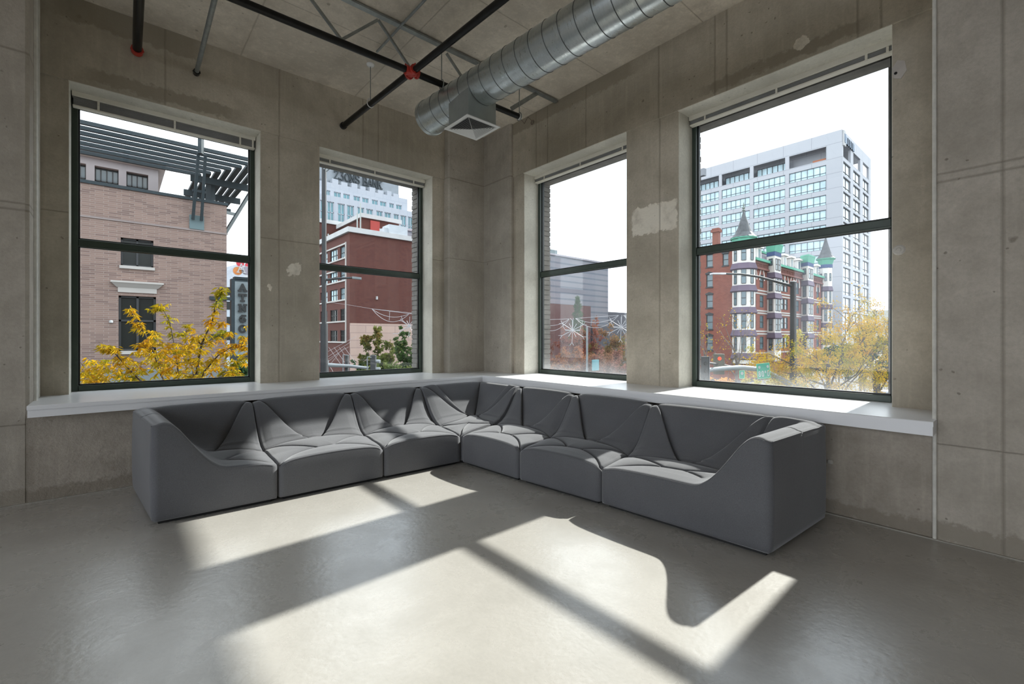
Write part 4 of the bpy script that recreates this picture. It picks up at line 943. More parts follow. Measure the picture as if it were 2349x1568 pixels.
# --- office tower (fourth window)
xo, yo = 144.0, pt(1932, 774, 120).y
ot = empty('office_tower', (xo, yo, GND)); tag(ot, 'tall pale concrete office tower with blue ribbon windows behind the hotel', 'building')
M_OFF = brick_mat('pale_precast_concrete', (0.41, 0.42, 0.45), (0.395, 0.405, 0.435), (0.29, 0.30, 0.325), 7.0, 3.93, 0.07, 'xy', rough=0.6, contrast=0.2)
zo = Z_('x', xo, 1932, 296); yW_END = Y_(xo, 1556)
yE = [Y_(xo, u) for u in (1895, 1810, 1801, 1728, 1720, 1655.5, 1649, 1600)]
bays = [(yE[0], yE[1]), (yE[2], yE[3]), (yE[4], yE[5]), (yE[6], yE[6]+(yE[5]-yE[4]))]
ztop = Z_('x', xo, 1895, 378); zbot = Z_('x', xo, 1895, 401.5); pitch = (Z_('x', xo, 1895, 378)-Z_('x', xo, 1895, 480.5))/3
rows = [(zbot-k*pitch, ztop-k*pitch) for k in range(0, 12)]
HL = [(a, b, r0, r1) for (a, b) in bays for (r0, r1) in rows]
zr0, zr1 = Z_('x', xo, 1895, 366), Z_('x', xo, 1895, 336)
HT = [(a, b, zr0, zr1) for (a, b) in bays]
xr_ = [X_(yo, u) for u in (1934.5, 1951.5, 1957.5, 1973.5, 1979.5, 1993)]
rb_ = [(xr_[0], xr_[1]), (xr_[2], xr_[3]), (xr_[4], xr_[5])]
HR = [(a, b, r0-0.25, r1+0.35) for (a, b) in rb_ for (r0, r1) in rows]
HRT = [(a, b, zr0, zr1+0.2) for (a, b) in rb_]
m = MB(); facade(m, 'x', xo, 0.4, yo, yW_END, GND, zo, HL+HT); facade(m, 'y', yo, 0.6, xo, X_(yo, 1998), GND, zo, HR+HRT)
m.box(xo+0.95, X_(yo, 1998)-0.05, yo+1.1, yW_END, GND, zr0-0.3); m.box(xo+4.5, X_(yo, 1998)-0.05, yo+5.0, yW_END, zr0-0.3, zo); m.box(xo+0.05, X_(yo, 1998)-0.05, yo+0.05, yW_END, zo-0.4, zo)
m.build('tower_wall', M_OFF, ot, fix=False)
for h in HL: win(ot, 'x', xo, 0.4, h, M_GBL, mat_flat('grey_mullion', (0.16, 0.19, 0.21)), 6, 1, 0.14, zbars=(0.26,))
for h in HR: win(ot, 'y', yo, 0.6, h, M_GPALE, M_DKF, 2, 1, 0.12, zbars=(0.26,))
for i, (a, b, z0_, z1_) in enumerate(HT[1:]):
    win(ot, 'x', xo, 4.0, (a, b, z0_, z1_-0.6), M_GBL, M_DKF, 6, 1, 0.14)
m = MB(); q = at('x', xo+3.0, 1884, 363.5); m.box(xo+1.0, xo+3.0, q.y-1.5, q.y+1.5, zr0, zr0+0.8); m.build('balcony_crate', mat_flat('orange_crate', (0.35, 0.13, 0.07)), ot)
m = MB(); sg0 = at('y', yo-0.3, 1938, 317); m.box(sg0.x-0.9, sg0.x+0.9, yo-0.35, yo-0.02, sg0.z-2.0, sg0.z+2.0); m.build('logo_plate', M_WTRIM, ot)
m = MB(); letters(m, 'U', (sg0.x-0.5, yo-0.36, sg0.z-1.0), (1,0,0), (0,0,1), (0,-1,0), 2.0, 1.0, 0, 0.35, 0.1)
for k in range(5):
    q = at('y', yo-0.3, 1943.5+3.6*k, 318.5+3.8*k); m.box(q.x-1.2, q.x+1.1, yo-0.3, yo-0.02, sg0.z-1.0, sg0.z+0.9)
m.build('sign_lettering', mat_flat('blue_grey_sign', (0.22, 0.27, 0.34)), ot)
for u, v0, v1 in ((1704, 430, 500), (1888, 424, 470)):
    pass
m = MB(); q = pt(1614, 397, 118); m.box(q.x-1.2, q.x, q.y-0.7, q.y+0.7, q.z-0.9, q.z+0.9); m.box(q.x-1.0, q.x, q.y+1.2, q.y+2.6, q.z-0.7, q.z+0.4); m.build('wall_equipment', mat_flat('grey_equipment', (0.2, 0.21, 0.23)), ot)

# --- turreted hotel
tx, ty = pt(1706, 774, 80.5)[:2]
ht = empty('turreted_hotel', (tx, ty, GND)); tag(ht, 'old red brick hotel with cream bay windows, purple skirts and pointed turrets', 'building')
xh, yh = tx-0.3, ty+0.4
M_HBR = brick_mat('hotel_red_brick', (0.235, 0.083, 0.062), (0.175, 0.062, 0.05), (0.22, 0.105, 0.08), 0.5, 0.22, 0.02, 'xy', contrast=0.6)
M_PUR = mat_flat('purple_grey_shingle', (0.115, 0.085, 0.125)); M_MANS = mat_flat('lilac_grey_slate', (0.20, 0.18, 0.22)); M_GRN = mat_flat('verdigris_green', (0.10, 0.34, 0.24)); M_BLUE = mat_flat('deep_blue_band', (0.035, 0.07, 0.17)); M_SLATE = simple('dark_slate_cone', (0.06, 0.066, 0.072), 0.6, vary=0.4, scale=1.5)
ztl = Z_('x', xh, 1681, 560)
yW = lambda u: Y_(xh, u); holes = []
for (u0, u1) in ((1620, 1635),):
    for (v0, v1) in ((583, 612), (628.5, 658), (675.5, 705.5), (722, 755), (770, 803)):
        holes.append((yW(u1), yW(u0), Z_('x', xh, 1627, v1), Z_('x', xh, 1627, v0)))
yEND = Y_(xh, 1575)
holes.append((yW(1671), yW(1657.5), Z_('x', xh, 1664, 608.5), Z_('x', xh, 1664, 581)))
XE = X_(yh, 1886); xF = lambda u: X_(yh, u)
cols_ = [1729.5, 1747, 1795, 1803, 1816.5, 1829, 1875.5]; fh = []
for i, u in enumerate(cols_):
    xc_ = xF(u)
    for k, (z0, z1) in enumerate(((10.7, 13.2), (7.0, 9.3), (3.1, 5.5), (-0.9, 1.5))): fh.append((xc_-0.85, xc_+0.85, z0, z1, k))
m = MB(); facade(m, 'x', xh, 0.35, yh, yEND, GND, ztl, holes); facade(m, 'y', yh, 0.15, xh, XE+3, GND, 15.7, [h[:4] for h in fh]); m.box(xh+0.5, XE+2.9, yh+0.8, yEND, GND, 15.6)
m.build('brick_wall', M_HBR, ht, fix=False)
for h in holes:
    win(ht, 'x', xh, 0.35, h, M_GHOT, M_DKF, 1, 2, 0.09)
for h in holes:
    m = MB(); m.prism([(h[0]-0.12, h[3]-0.05), (h[1]+0.12, h[3]-0.05), (h[1]+0.1, h[3]+0.22), ((h[0]+h[1])/2, h[3]+0.48), (h[0]-0.1, h[3]+0.22)], lambda a, b, d: (d, a, b), xh-0.12, xh); m.box(xh-0.12, xh, h[0]-0.1, h[1]+0.1, h[2]-0.2, h[2]); m.build('window_hood', M_DKF, ht)
for h in fh:
    win(ht, 'y', yh, 0.15, h[:4], M_GHOT, M_DKF, 1, 2, 0.12)
    if h[4] == 0:
        xm, w = (h[0]+h[1])/2, 1.1
        m = MB(); pts_ = [(xm-w, yh-0.06, h[2]+1.4), (xm-w*0.95, yh-0.06, h[3]-0.1), (xm-w*0.6, yh-0.06, h[3]+0.75), (xm, yh-0.06, h[3]+1.15), (xm+w*0.6, yh-0.06, h[3]+0.75), (xm+w*0.95, yh-0.06, h[3]-0.1), (xm+w, yh-0.06, h[2]+1.4)]
        m.tube(pts_, 0.11, 6); m.build('arched_hood', M_CREAM, ht)
m = MB()
for z in (10.15, 9.6, 6.35, 5.9, 2.5, 2.0, -1.6): m.box(xF(1728), XE+3, yh-0.08, yh-0.001, z-0.14, z+0.14)
m.build('stone_bands', M_STONE, ht)
m = MB(); m.box(xF(1726), XE+3, yh-0.5, yh, 14.0, 14.35)
x = xF(1726)
while x < XE+2.5: m.box(x, x+0.28, yh-0.3, yh, 14.35, 15.1); x += 0.62
m.box(xF(1726), XE+3, yh-0.35, yh, 15.1, 15.5); m.build('corbel_table', mat_flat('dark_corbel_brick', (0.17, 0.065, 0.05)), ht)
m = MB(); m.box(xF(1726), XE+3, yh-0.75, yh+0.1, 15.5, 15.95); m.box(xF(1726), XE+3, yh+2.0, yh+2.6, 18.3, 18.75); m.build('green_cornice', M_GRN, ht)
m = MB(); m.add([(xh+1, yh-0.4, 15.9), (XE+3, yh-0.4, 15.9), (XE+3, yh+2.3, 18.4), (xh+1, yh+2.3, 18.4), (xh+1, yh+7, 18.4), (XE+3, yh+7, 18.4)], [(0,1,2,3), (3,2,5,4)]); m.build('mansard_roof', M_MANS, ht)
for u in (1740, 1799, 1815, 1831.5, 1873):
    xc_ = xF(u); m = MB(); m.box(xc_-0.95, xc_+0.95, yh-0.15, yh+2.4, 15.95, 18.1); m.prism([(xc_-1.3, 18.05), (xc_+1.3, 18.05), (xc_+1.1, 18.45), (xc_-1.1, 18.45)], lambda a, b, d: (a, d, b), yh-0.5, yh+2.5)
    d_ = m.build('dormer', M_CREAM, ht)
    m = MB(); m.box(xc_-0.45, xc_+0.45, yh-0.2, yh-0.151, 16.2, 17.8); m.build('dormer_window', M_GHOT, d_)
m = MB(); m.box(xh-0.1, xh+0.6, yh, yEND, ztl, ztl+0.35); m.build('parapet_cap', M_GRN, ht)
q = at('x', xh+2, 1643, 545); zt_c = Z_('x', xh+2, 1643, 533); m = MB(); m.box(xh+1.6, xh+2.5, q.y-0.55, q.y+0.55, ztl-0.5, zt_c); m.box(xh+1.4, xh+2.7, q.y-0.75, q.y+0.75, zt_c, zt_c+0.5); m.box(xh+1.55, xh+2.55, q.y-0.62, q.y+0.62, zt_c+0.5, zt_c+0.75); m.build('chimney', M_HBR, ht)
def octo(cx, cy, r, z0, z1, r1=None, az=0.0, n=8):
    r1 = r if r1 is None else r1; k = [(math.cos(az+(i+0.5)*2*math.pi/n), math.sin(az+(i+0.5)*2*math.pi/n)) for i in range(n)]
    return [(cx+r*a, cy+r*b, z0) for a, b in k]+[(cx+r1*a, cy+r1*b, z1) for a, b in k], [tuple(range(n-1,-1,-1)), tuple(range(n, 2*n))]+[(i,(i+1)%n,n+(i+1)%n,n+i) for i in range(n)]
def turret(cx, cy, r, skirts, ztop, zeave, zapex, wins_, name, rc):
    az = math.atan2(-cy, -cx)
    m = MB(); m.add(*octo(cx, cy, r, GND+3, ztop, None, az)); body = m.build(name, M_CREAM, ht)
    m = MB()
    for z in skirts: m.add(*octo(cx, cy, r*1.2, z-0.55, z+0.45, r*1.02, az)); m.add(*octo(cx, cy, r*1.02, z-0.75, z-0.55, r*1.2, az))
    m.build('skirt_roofs', M_PUR, body)
    rf = r*math.cos(math.pi/8)
    for (z0, z1) in wins_:
        for da, ww in ((0, 0.66), (math.pi/4, 0.52), (-math.pi/4, 0.52)):
            a = az+da; n_ = Vector((math.cos(a), math.sin(a), 0)); c_ = Vector((cx, cy, 0))+n_*rf
            M = Matrix.Translation((c_.x, c_.y, 0)) @ Matrix.Rotation(a, 4, 'Z'); s = r/1.95
            m = MB(); m.cur = 1; m.box(0.0, 0.035, -ww*s/2, ww*s/2, z0, z1, M); m.cur = 0
            for y0, y1, q0, q1 in ((-ww*s/2-0.05, -ww*s/2, z0, z1), (ww*s/2, ww*s/2+0.05, z0, z1), (-ww*s/2, ww*s/2, z0-0.09, z0), (-ww*s/2, ww*s/2, z1, z1+0.09), (-ww*s/2, ww*s/2, (z0+z1)/2-0.05, (z0+z1)/2+0.05)):
                m.box(0.0, 0.08, y0, y1, q0, q1, M)
            m.build('turret_window', [M_DKF, M_GHOT], body, fix=False)
    m = MB(); m.add(*octo(cx, cy, r*1.03, ztop-0.1, zeave-0.1, rc*0.92, az)); m.add(*octo(cx, cy, rc, zeave-0.12, zeave+0.08, rc, az, 16)); m.build('green_corbel', M_GRN, body)
    H = zapex-zeave; prof = [(rc*1.02, 0), (rc*0.86, H*0.06), (rc*0.62, H*0.2), (rc*0.43, H*0.42), (rc*0.24, H*0.68), (rc*0.08, H*0.93), (rc*0.05, H)]
    m = MB(); m.lathe(prof, (cx, cy, zeave+0.08), 16); m.build('cone_roof', M_SLATE, body)
    m = MB(); s = r/1.95; m.lathe([(0.12*s, 0), (0.30*s, 0.15*s), (0.12*s, 0.35*s), (0.28*s, 0.6*s), (0.10*s, 0.85*s), (0.16*s, 1.0*s), (0.02, 1.6*s)], (cx, cy, zapex), 8); m.build('finial', mat_flat('aged_copper', (0.16, 0.19, 0.17)), body)
    return body
sk = [13.8, 9.95, 6.15, 2.2, -1.8]
b1 = turret(tx, ty, 1.95, sk, 17.7, 18.7, 23.5, [(14.7, 17.2), (10.7, 13.1), (7.0, 9.3), (3.0, 5.3), (-1.0, 1.3)], 'corner_turret', 2.15)
e0 = X_(yh-0.6, 1894); b2 = turret(e0, yh-0.6, 1.38, [13.1, 8.8, 4.4, 0.3], 18.9, 20.2, 25.6, [(14.9, 16.6), (9.6, 12.3), (5.3, 7.9), (1.0, 3.5)], 'end_turret', 2.0)
m = MB(); m.add(*octo(e0, yh-0.6, 1.43, 18.0, 18.8, None, math.atan2(-yh, -e0), 12)); m.build('blue_band', M_BLUE, b2)
for (ua, um_, ub) in ((1760, 1777, 1791.5), (1838.5, 1853, 1866)):
    xa_, xm_, xb_ = X_(yh, ua), X_(yh-1.5, um_), X_(yh-1.5, ub); xe_ = xb_ + 1.2
    P_ = [(xa_, yh+0.1), (xm_, yh-1.5), (xb_, yh-1.5), (xe_, yh+0.1)]
    fn = lambda a, b, d: (a, b, d)
    def grow(g): c0 = Vector(((xa_+xe_)/2, yh+0.1)); return [tuple(c0+(Vector(q)-c0)*g) for q in P_]
    m = MB(); m.prism(P_, fn, GND+3, 17.3); bay = m.build('bay_window', M_CREAM, ht)
    m = MB()
    for z in (13.3, 9.4, 5.6, 1.8):
        A_, B2_ = grow(1.02), grow(1.16); n4 = 4
        m.add([(*q, z+0.45) for q in A_]+[(*q, z-0.55) for q in B2_]+[(*q, z-0.75) for q in A_], [(0,1,2,3),(8,9,10,11)]+[(i,(i+1)%4,4+(i+1)%4,4+i) for i in range(4)]+[(4+i,4+(i+1)%4,8+(i+1)%4,8+i) for i in range(4)])
    m.build('skirt_roofs', M_PUR, bay)
    m = MB(); m.prism(grow(1.03), fn, 16.9, 17.7); m.build('blue_band', M_BLUE, bay)
    m = MB(); A_, B2_ = grow(1.05), grow(1.2); m.add([(*q, 17.7) for q in A_]+[(*q, 19.0) for q in B2_], [(3,2,1,0),(4,5,6,7)]+[(i,(i+1)%4,4+(i+1)%4,4+i) for i in range(4)]); m.prism(grow(1.22), fn, 19.0, 19.3); m.build('green_cornice', M_GRN, bay)
    dv = Vector((xm_-xa_, -1.6, 0)); L_ = dv.length; a_ = math.atan2(dv.y, dv.x)
    for (z0, z1) in ((14.3, 16.3), (10.3, 12.6), (6.5, 8.7), (2.7, 4.9), (-1.0, 1.0)):
        M = Matrix.Translation((xa_, yh+0.1, 0)) @ Matrix.Rotation(a_, 4, 'Z'); m = MB(); zz0 = z0 if z0 < 14 else z0+0.9
        m.cur = 1; m.box(L_*0.34, L_*0.72, -0.03, 0.01, zz0, z1, M); m.cur = 0
        for x0, x1, q0, q1 in ((0.29, 0.34, zz0, z1), (0.72, 0.77, zz0, z1), (0.29, 0.77, zz0-0.12, zz0), (0.29, 0.77, z1, z1+0.12), (0.34, 0.72, (zz0+z1)/2-0.05, (zz0+z1)/2+0.05)): m.box(L_*x0, L_*x1, -0.08, 0.01, q0, q1, M)
        m.build('bay_side_window', [M_DKF, M_GHOT], bay, fix=False)
        W_ = xb_-xm_
        for f0 in (0.16, 0.58):
            m = MB(); a0, a1 = xm_+W_*f0, xm_+W_*(f0+0.26); m.cur = 1; m.box(a0, a1, yh-1.53, yh-1.49, z0, z1); m.cur = 0
            for x0, x1, q0, q1 in ((a0-0.06, a0, z0, z1), (a1, a1+0.06, z0, z1), (a0-0.12, a1+0.12, z0-0.12, z0), (a0-0.12, a1+0.12, z1, z1+0.12), (a0, a1, (z0+z1)/2-0.06, (z0+z1)/2+0.06)): m.box(x0, x1, yh-1.58, yh-1.49, q0, q1)
            m.build('bay_window_sash', [M_DKF, M_GHOT], bay, fix=False)

# --- other distant buildings
q = pt(2003, 712, 260); m = MB(); m.box(q.x, q.x+30, q.y-40, q.y+2, GND, q.z); tag(m.build('far_building', mat_flat('hazy_beige', (0.42, 0.42, 0.38))), 'low hazy beige building at the far right beside the office tower', 'building')
m = MB(); q = pt(523, 660, 60); m.box(q.x-3, X_(q.y, 585), q.y, q.y+10, GND, q.z); fb = m.build('pale_office_block', mat_flat('pale_blue_block', (0.45, 0.50, 0.56))); tag(fb, 'pale blue-grey office block glimpsed between the tan brick building and its sign', 'building')
for v in (640, 667, 700, 735, 770):
    if v < 662: continue
    z = pt(525, v, 60).z; m = MB(); m.box(q.x-2.5, X_(q.y, 584), q.y-0.05, q.y, z-0.55, z+0.5); m.build('window_band', M_GDK, fb)
m = MB(); a = pt(500, 690, 400); b = pt(600, 610, 400)
m.add([(a.x, a.y, GND), (b.x+90, b.y+60, GND), (b.x+90, b.y+60, 60), (b.x, b.y+20, 78), ((a.x+b.x)/2, (a.y+b.y)/2, 66), (a.x-80, a.y, 30), (a.x-80, a.y, GND), (a.x, a.y+150, GND)], [(0,1,2,3,4,5,6), (6,5,7), (5,4,7), (4,3,7), (3,2,7), (2,1,7)])
tag(m.build('far_hill', mat_flat('hazy_hill', (0.42, 0.44, 0.48))), kind='structure', label='hazy hill on the horizon')

# ------------------------------------------------------------------ street furniture
M_POLE = simple('dark_bronze_pole', (0.022, 0.024, 0.027), 0.6, 0.0, vary=0.2, scale=2); M_GAL = simple('weathered_galvanised', (0.22, 0.24, 0.25), 0.5, 0.5, vary=0.15, scale=2)
def thing(name, p, label, cat, group=None): r = empty(name, (p[0], p[1], p[2])); tag(r, label, cat, group); return r
# street lamp in front of the hotel
P0 = pt(1819.5, 774, 20.0); lamp = thing('street_lamp', (P0.x, P0.y, GND), 'tall dark street lamp with a long curved arm in front of the red hotel', 'street lamp')
ztp = pt(1819, 650, 20).z
m = MB(); m.lathe([(0.20, 0), (0.20, 0.5), (0.15, 0.6), (0.135, 6), (0.115, ztp-GND), (0.13, ztp-GND+0.02), (0.13, ztp-GND+0.08), (0.05, ztp-GND+0.12)], (P0.x, P0.y, GND), 16); m.build('pole', M_POLE, lamp, smooth=True)
A_ = [pt(u, v, t) for u, v, t in ((1815, 655, 20), (1800, 651, 20), (1775, 644, 19.9), (1740, 634.5, 19.8), (1700, 628.5, 19.7), (1662, 627.5, 19.6))]
m = MB(); m.tube(A_, [0.07, 0.06, 0.055, 0.05, 0.045, 0.04], 10); m.build('arm', M_POLE, lamp, smooth=True)
a, b = pt(1662, 627.5, 19.6), pt(1632, 627.5, 19.5); m = MB(); m.bar(a, (a*0.6+b*0.4), 0.22, 0.07); m.bar((a*0.6+b*0.4), b, 0.26, 0.055); m.build('lamp_head', mat_flat('white_lamp_lens', (0.55, 0.56, 0.6), 0.3), lamp)
# street lamp seen in the second window
P1 = pt(743.5, 774, 17.5); lp2 = thing('street_lamp', (P1.x, P1.y, GND), 'dark street lamp with a short arm at the left side of the bank tower window', 'street lamp')
zk = pt(743, 742, 17.5).z; zt2_ = pt(743, 380, 17.5).z
m = MB(); m.tube([(P1.x, P1.y, GND), (P1.x, P1.y, zk)], 0.135, 16); m.tube([(P1.x, P1.y, zk), (P1.x, P1.y, zt2_)], 0.085, 16); m.build('pole', M_POLE, lp2, smooth=True)
m = MB(); c_ = pt(743, 388, 17.4); m.tube([c_, c_+Vector((0.1, -0.1, 0.1)), c_+Vector((0.14, -0.14, 0.0)), c_+Vector((0.06, -0.06, -0.08))], 0.03, 8); m.build('hook', M_GAL, lp2, smooth=True)
m = MB(); m.tube([pt(744, 642, 17.5), pt(775, 638.5, 17.6), (pt(812, 636.5, 17.7))], [0.05, 0.04, 0.035], 10); m.build('arm', M_POLE, lp2, smooth=True)
m = MB(); m.bar(pt(808, 636.5, 17.7), pt(829, 638.8, 17.8), 0.2, 0.08); m.build('lamp_head', M_GAL, lp2)
# traffic signal arms below the second window
ts = thing('traffic_signal', tuple(pt(751, 840, 22).xy) + (GND,), 'grey signal arm with a black signal head below the garland', 'traffic signal')
p = pt(748, 840, 22); m = MB(); m.tube([(p.x, p.y, GND), (p.x, p.y, p.z+0.3)], 0.12, 12); m.build('pole', M_GAL, ts, smooth=True)
m = MB(); m.tube([pt(748, 836.5, 22), pt(800, 839, 22.4), pt(845, 844, 22.8)], [0.10, 0.08, 0.07], 10); m.build('mast_arm', M_GAL, ts, smooth=True)
for (u, v0, v1, w) in ((787, 813, 858, 800), (842.5, 818, 862, 852)):
    m = MB(); m.tube([pt(u, v1, 22.3), pt(u, v0, 22.3)], 0.028, 8); m.tube([pt(u, v0, 22.3), pt(w, v0+1.5, 22.3)], 0.018, 8); m.build('bracket', M_GAL, ts, smooth=True)
def head(parent, u, v0, v1, w, t, mat, vis=True, lit=None):
    a, b = pt(u, v0, t), pt(u, v1, t); r = w/2*t/FPX; c_ = (a+b)/2; hgt = abs(a.z-b.z)
    M = Matrix.Translation(c_) @ Matrix.Rotation(YAW, 4, 'Z'); m = MB(); m.box(-0.12, 0.12, -r, r, -hgt/2, hgt/2, M, 0.02); o = m.build('signal_head', mat, parent)
    return M, r, hgt
head(ts, 856.5, 814, 855, 12, 22.5, M_DKF); head(ts, 796, 814, 860, 7, 22.6, M_DKF)
for v in (828, 845.5):
    m = MB(); m.tube([pt(862, v, 22.5), pt(872, v+0.5, 22.5)], [0.085, 0.09], 12); m.build('visor', M_GAL, ts, smooth=True)
# signal mast with street name plates in the last window
ms = thing('traffic_signal_mast', (P0.x+0.5, P0.y+0.8, GND), 'curved galvanised signal mast arm crossing the bottom of the far right window', 'traffic signal')
Aw = [(1822, 889, 19.9), (1800, 874, 19.6), (1765, 856, 19.2), (1735, 846, 18.9), (1700, 842.5, 18.5), (1655, 845, 18.1), (1607, 850.5, 17.8)]
q = pt(1822, 889, 20.4); m = MB(); m.tube([(q.x, q.y, GND), (q.x, q.y, q.z+0.2)], 0.13, 14); m.build('pole', M_GAL, ms, smooth=True)
m = MB(); m.tube([pt(*a) for a in Aw], [0.13, 0.12, 0.11, 0.10, 0.10, 0.09, 0.085], 12); m.build('mast_arm', M_GAL, ms, smooth=True)
M2, r2, h2_ = head(ms, 1649, 811, 858, 21, 18.6, simple('olive_signal_box', (0.085, 0.08, 0.06), 0.7))
m = MB(); Ml = M2 @ Matrix.Translation((-0.13, 0.03, h2_/2-0.19)) @ Matrix.Rotation(-math.pi/2, 4, 'Y'); m.lathe([(0.075, 0), (0.07, 0.02), (0.03, 0.035)], (0, 0, 0), 18, Ml)
t = NT('lit_red_signal_lens'); em = t.n.new('ShaderNodeEmission'); em.inputs[0].default_value = (1.0, 0.09, 0.05, 1); em.inputs[1].default_value = 1.0; t.l.new(em.outputs[0], t.out.inputs['Surface']); tag(m.build('red_lens', t.mat, ms), 'lit red signal lens')
sb = thing('traffic_light', tuple(pt(1616, 845, 17)), 'dark traffic light with a pale edged backplate left of the red signal', 'traffic signal')
a_ = pt(1616, 817, 17); b_ = pt(1616, 880, 17); hh = a_.z-b_.z; M = Matrix.Translation((a_+b_)/2) @ Matrix.Rotation(YAW+0.0, 4, 'Z')
m = MB(); m.box(-0.06, 0.02, -0.16, 0.13, -hh/2, hh/2, M); m.build('signal_body', M_DKF, sb)
m = MB()
for b4 in ((-0.165, -0.15, -hh/2, hh/2), (-0.165, 0.13, hh/2-0.015, hh/2)): m.box(-0.08, -0.06, b4[0], b4[1], b4[2], b4[3], M)
m.build('pale_edge', M_GAL, sb)
m = MB()
for dz_ in (0.25, -0.02, -0.3): m.lathe([(0.07, 0), (0.065, 0.05)], (0, 0, 0), 14, M @ Matrix.Translation((-0.061, -0.02, dz_)) @ Matrix.Rotation(-math.pi/2, 4, 'Y'))
m.build('lens_hoods', M_GASKET, sb)
m = MB(); m.tube([pt(1625, 832, 17.0), pt(1645, 834.5, 18.5), pt(1690, 842, 22), pt(1720, 855, 23)], 0.04, 8); tag(m.build('signal_span_arm', M_POLE), 'thin dark arm behind the red signal light', 'arm')
M_SGN = simple('green_sign_sheet', (0.018, 0.235, 0.155), 0.4, vary=0.06); M_SGE = mat_flat('pale_green_edge', (0.20, 0.50, 0.30), 0.5)
def plate(label, c, w, h, yawd, roll, txt):
    p = pt(*c); s = thing('street_sign', tuple(p), label, 'street sign'); M = Matrix.Translation(p) @ Matrix.Rotation(YAW-math.pi/2+yawd, 4, 'Z') @ Matrix.Rotation(roll, 4, 'Y')
    m = MB(); m.box(-w/2, w/2, 0, 0.02, -h/2, h/2, M); m.build('sign_panel', M_SGN, s)
    m = MB(); e = 0.014
    for b4 in ((-w/2, w/2, h/2-e, h/2), (-w/2, w/2, -h/2, -h/2+e), (-w/2, -w/2+e, -h/2, h/2), (w/2-e, w/2, -h/2, h/2)): m.box(b4[0], b4[1], -0.004, 0, b4[2], b4[3], M)
    m.build('sign_edge', M_SGE, s)
    R = M.to_3x3(); ex, ez, en = R @ Vector((1,0,0)), R @ Vector((0,0,1)), R @ Vector((0,-1,0))
    def crest(x, z, r):
        m = MB(); o_ = M @ Vector((x, -0.006, z))
        m.tube([o_+ex*r*math.cos(k*0.5236)+ez*r*1.15*math.sin(k*0.5236) for k in range(12)], r*0.22, 5, closed=True)
        for k in range(5): a = k*1.2566+0.3; m.bar(o_, o_+(ex*math.cos(a)+ez*math.sin(a))*r*1.1, r*0.3, 0.006, up=tuple(en))
        m.build('crest', M_WTRIM, s)
    if txt:
        m = MB(); o_ = M @ Vector((-w*0.40, 0, -h*0.36)); letters(m, '80', tuple(o_), ex, ez, en, h*0.34, w*0.15, w*0.09, 0.024, 0.008)
        o_ = M @ Vector((w*0.255, 0, -h*0.36)); letters(m, '0', tuple(o_), ex, ez, en, h*0.34, w*0.155, 0, 0.024, 0.008)
        o_ = M @ Vector((w*0.09, 0, -h*0.15)); letters(m, '0', tuple(o_), ex, ez, en, h*0.13, w*0.07, 0, 0.016, 0.008); m.build('lettering', M_WTRIM, s)
        crest(-w*0.30, h*0.25, h*0.065); crest(w*0.34, h*0.25, h*0.065)
        m = MB(); m.box(w*0.0, w*0.42, 0.015, 0.03, -h/2-0.03, -h/2+0.02, M); m.bar(M @ Vector((0, 0.02, h*0.1)), M @ Vector((0, 0.14, h*0.1)), 0.05, 0.05); m.build('bracket', M_SGN, s)
    else:
        crest(0, h*0.14, h*0.14); m = MB(); m.bar(M @ Vector((0, 0.02, h*0.3)), M @ Vector((0, 0.14, h*0.35)), 0.03, 0.03); m.build('bracket', M_SGN, s)
plate('green street sign reading 80 and a small raised 0 then 0', (1751.5, 850, 18.75), 0.57, 0.62, 0.10, -0.10, True)
plate('small green street sign with a white crest on the mast arm', (1702, 858.5, 18.3), 0.215, 0.33, 0.0, 0.0, False)

# hanging light decorations across the street
M_DEC = simple('white_decoration_tube', (0.36, 0.36, 0.38), 0.5, vary=0.05)
def star(parent, u, v, r, t, short=True, sr=0.013):
    m = MB(); px = lambda a, b: pt(u+a, v+b, t)
    for k in range(12):
        a = k*math.pi/6 + 0.05; L = r*(0.62 if k % 2 else 1.0)
        m.tube([px(0, 0), px(L*math.sin(a), -L*math.cos(a))], sr, 6)
        if k % 2 == 0 and L*math.cos(a) < r*0.6:
            e = (L*math.sin(a), -L*math.cos(a))
            for s_ in (-0.55, 0.55): m.tube([px(*e), px(e[0]+r*0.28*math.sin(a+s_), e[1]-r*0.28*math.cos(a+s_))], sr*0.8, 6)
    m.build('snowflake', M_DEC, parent, smooth=True)
def scallop(parent, p0, p1, sags, t, n=12, r=0.010):
    m = MB()
    for sg in sags:
        m.tube([pt(p0[0]+(p1[0]-p0[0])*k/n, p0[1]+(p1[1]-p0[1])*k/n+sg*4*(k/n)*(1-k/n), t) for k in range(n+1)], r, 6)
    m.build('swag', M_DEC, parent, smooth=True)
g1 = thing('snowflake_garland', tuple(pt(939, 746, 24)), 'white snowflake with a crescent swag outside the bank tower window', 'street decoration')
scallop(g1, (853, 708), (939, 719), (0.0, 13, 24), 24); star(g1, 939, 747, 21, 24)
m = MB(); m.tube([pt(939, 719, 24), pt(948, 719, 24), pt(953, 728, 24)], 0.014, 6); m.tube([pt(920, 724, 24), pt(924, 735, 24), pt(936, 745, 24)], 0.012, 6); m.tube([pt(901, 765, 24), pt(912, 765, 24), pt(936, 750, 24)], 0.012, 6); m.tube([pt(894, 713, 24), pt(893, 734, 24)], 0.010, 6); m.build('scroll', M_DEC, g1, smooth=True)
m = MB(); m.tube([pt(735, 690, 24.5), pt(800, 699, 24.3), pt(853, 708, 24)], 0.006, 5); m.tube([pt(853, 708, 24), pt(960, 719, 24)], 0.006, 5); m.build('wire', M_DEC, g1)
g2 = thing('snowflake_garland', tuple(pt(1313, 757, 26)), 'white snowflake garland in front of the dark evergreen, outside the window right of the corner', 'street decoration')
